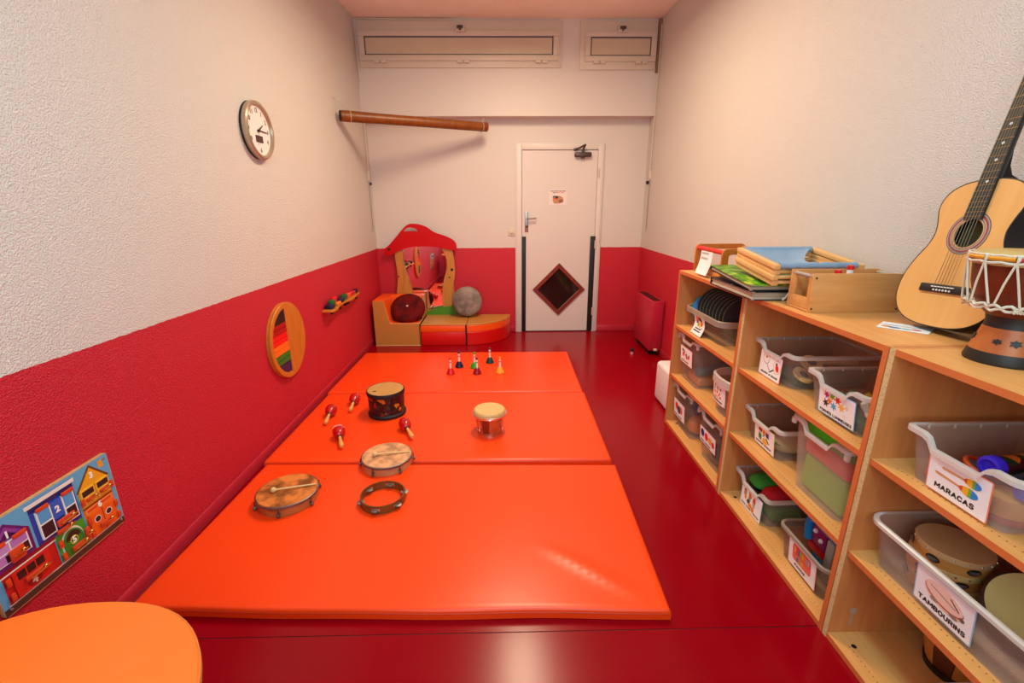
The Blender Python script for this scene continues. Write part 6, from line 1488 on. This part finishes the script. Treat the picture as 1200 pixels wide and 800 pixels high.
for z in [q for q in frm if q > zfe + 0.004]:
    MB(mat('dull_fret', '#8a6a3c', 0.4, 0.8)).box(-fbw(z), fbw(z), -0.0082, -0.0069, z - 0.0009, z + 0.0009).build('fret', gt)
for k in (5, 7, 9, 12):
    z = (frm[k - 1] + frm[k - 2]) / 2; MB(M_WHITE).lathe([(0, 0.0068), (0.0042, 0.0068), (0.0042, 0.0074), (0, 0.0074)], 12, T=TGt @ TR(0, z, 0)).build('marker_dot', gt)
nk = MB(M_GSIDE)
prof_ = []
vs = []; m_ = 9; zs = [z12 - 0.002, z12 + 0.05, znut]
for z in zs:
    w_ = fbw(z) * 0.97
    for k in range(m_ + 1):
        a = PI * k / m_; vs.append((w_ * math.cos(a), 0.0002 + 0.021 * math.sin(a), z))
fs = []
for q in range(2):
    for k in range(m_): fs.append((q * 10 + k, q * 10 + k + 1, q * 10 + 11 + k, q * 10 + 10 + k))
    fs.append((q * 10, q * 10 + 10, q * 10 + 19, q * 10 + 9))
fs += [tuple(range(10)), tuple(range(20, 30))]
nk.add(vs, fs).build('neck', gt)
hp = [(0.0, z12 + 0.0012), (GD * 0.86, z12 + 0.0012), (GD * 0.86, z12 + 0.010), (GD * 0.80, z12 + 0.016), (GD * 0.55, z12 + 0.022), (0.030, z12 + 0.045), (0.02, z12 + 0.09), (0.005, z12 + 0.10)]
MB(M_GSIDE).prism([(p[0], p[1]) for p in hp], -0.016, 0.016, T=frame((0, 0, 0), (0, 1, 0), (0, 0, 1), (1, 0, 0)), bev=0.004).build('heel', gt)
MB(M_WHITE).box(-0.0225, 0.0225, -0.009, -0.0002, znut, znut + 0.005).build('nut', gt)
hd = MB(M_GSIDE).prism([(-0.023, znut + 0.0055), (0.023, znut + 0.0055), (0.031, znut + 0.05), (0.031, znut + 0.165), (0.018, znut + 0.175), (-0.018, znut + 0.175), (-0.031, znut + 0.165), (-0.031, znut + 0.05)], -0.016, -0.001, T=TGt).build('headstock', gt)
for s in (-1, 1):
    for k in range(3): MB(M_CHROME).cyl((s * 0.031, 0.009, znut + 0.06 + k * 0.04), (s * 0.043, 0.009, znut + 0.06 + k * 0.04), 0.0025, 6).ball((s * 0.047, 0.009, znut + 0.06 + k * 0.04), 0.004, 0.003, 0.008, 8, 6).build('tuner', hd)
for k in range(6):
    MB(mat('dull_string', '#8a7a64', 0.4, 0.7)).tube([(-0.027 + k * 0.0108, -0.010, zb - 0.004), (-0.027 + k * 0.0108, -0.0125, zb + 0.0045), (-0.018 + k * 0.0072, -0.0095, znut + 0.002)], 0.00045 + 0.00007 * (5 - k), 5).build('string', gt)

# ---------------------------------------------------------------- djembe
dj = thing('djembe', 'small reddish wooden djembe drum roped in white on the shelf end', 'drum', (1.312, 1.120, ZT))
M_DJ = wood('djembe_wood', '#a8501c', '#c06a2c', (3, 3, 1), 7, 0.4); M_DJD = wood('djembe_dark', '#5c1e0c', '#7a2c12', (3, 3, 1), 7, 0.4)
M_DJB = mat('djembe_black', '#1a1210', 0.5)
MB(M_DJB).lathe([(0.050, 0.0), (0.076, 0.0), (0.0775, 0.006), (0.071, 0.030), (0.045, 0.030)], 48, close=True).build('foot_band', dj)
MB(M_DJ).lathe([(0.046, 0.030), (0.071, 0.0302), (0.061, 0.065), (0.054, 0.092), (0.040, 0.092)], 48, close=True).build('base_shell', dj)
MB(M_DJB).lathe([(0.040, 0.0922), (0.054, 0.0922), (0.052, 0.106), (0.055, 0.122), (0.043, 0.122)], 48, close=True).build('waist_band', dj)
MB(M_DJD).lathe([(0.043, 0.1222), (0.055, 0.1222), (0.072, 0.140), (0.090, 0.170), (0.100, 0.205), (0.107, 0.258), (0.099, 0.258), (0.085, 0.180), (0.06, 0.14)], 48, close=True).build('bowl', dj)
MB(mat('djembe_skin', '#cba462', 0.55, var=0.12, vscale=18)).lathe([(0, 0.284), (0.100, 0.284), (0.108, 0.280), (0.1115, 0.270), (0.109, 0.252), (0.106, 0.252), (0.106, 0.276), (0, 0.278)], 48).build('head', dj)
def dpt(r, a, z): return (r * math.cos(a), r * math.sin(a), z)
for k in range(12):
    a0, a1 = 2 * PI * k / 12 + 0.04, 2 * PI * (k + 1) / 12 - 0.04
    hcol = '#e0921c' if k % 4 != 3 else '#d0201c'
    MB(col(hcol, 0.6)).tube([dpt(0.1155, a0 + (a1 - a0) * i / 6, 0.2705) for i in range(7)], 0.0058, 8).build('cloth_wrap', dj)
M_ROPE = mat('white_rope', '#d9cbb4', 0.8, bump=0.5, bscale=200)
MB(M_ROPE).tube([dpt(0.1165, i * PI / 24, 0.2775 + 0.0015 * math.sin(i * 3)) for i in range(48)], 0.0032, 6, True).build('rope_ring', dj)
MB(M_ROPE).tube([dpt(0.1165, i * PI / 24, 0.260 + 0.002 * math.sin(i * 2)) for i in range(48)], 0.0036, 6, True).build('rope_ring', dj)
nl = 12
lr = lambda a, z: 0.118 if z > 0.2 else 0.093
for k in range(nl):
    a = 2 * PI * k / nl; am = a + PI / nl
    mb = MB(M_ROPE)
    mb.tube([dpt(0.119, a, 0.278), dpt(0.1205, a, 0.270), dpt(0.1185, a, 0.258), dpt(0.1135, a + 0.10, 0.21), dpt(0.107, am - 0.05, 0.158)], 0.0026, 6)
    mb.tube([dpt(0.119, a + 0.02, 0.278), dpt(0.1205, a + 0.02, 0.270), dpt(0.1185, a - 0.02, 0.258), dpt(0.1135, a - 0.12, 0.21), dpt(0.107, am - 2 * PI / nl + 0.05, 0.158)], 0.0026, 6)
    mb.build('rope_lacing', dj)
MB(M_ROPE).tube([dpt(0.103 + 0.003 * math.sin(i * 1.3), i * PI / 36, 0.155 + 0.004 * math.sin(i * 2.1)) for i in range(72)], 0.0038, 6, True).tube([dpt(0.100 + 0.003 * math.cos(i * 1.1), i * PI / 36, 0.146 + 0.004 * math.cos(i * 1.7)) for i in range(72)], 0.0036, 6, True).build('rope_ring', dj)
rnd = random.Random(11)
for (a, z) in [(math.radians(d), 0.150) for d in (222, 232, 243, 252, 262, 271, 281, 290, 300)]:
    p = dpt(0.106, a, z)
    q = [(p[0] + 0.007 * math.cos(t * 2.1 + a * 7), p[1] + 0.007 * math.sin(t * 1.7), p[2] + 0.006 * math.sin(t * 2.9 + a * 3)) for t in range(9)]
    MB(M_ROPE).tube(q, 0.0042, 6).build('rope_knot', dj)
pth = [dpt(0.108, math.radians(250 + i * 4), 0.138 - 0.0016 * i + 0.004 * math.sin(i)) for i in range(14)]
MB(M_ROPE).tube(pth, 0.0045, 6).build('rope_tail', dj)
for a, s in ((205, 0.8), (236, 1.0), (275, 1.0), (140, 1.0), (80, 1.0), (20, 1.0)):
    A = math.radians(a); r = 0.0635; P = []
    shp = [(0, 0.010), (0.004, 0.006), (0.010, 0.007), (0.008, 0.001), (0.012, -0.003), (0.005, -0.005), (0.001, -0.010), (-0.004, -0.005), (-0.011, -0.006), (-0.008, 0.0), (-0.011, 0.005), (-0.004, 0.006)]
    T = frame((0, 0, 0), (-math.sin(A), math.cos(A), 0), (-0.26 * math.cos(A), -0.26 * math.sin(A), 0.966), (math.cos(A), math.sin(A), 0.0))
    T = Matrix.Translation((r * math.cos(A), r * math.sin(A), 0.060)) @ T
    MB(M_DJB).prism([(x * s, y * s) for x, y in shp], -0.002, 0.0012, T=T).build('painted_motif', dj)
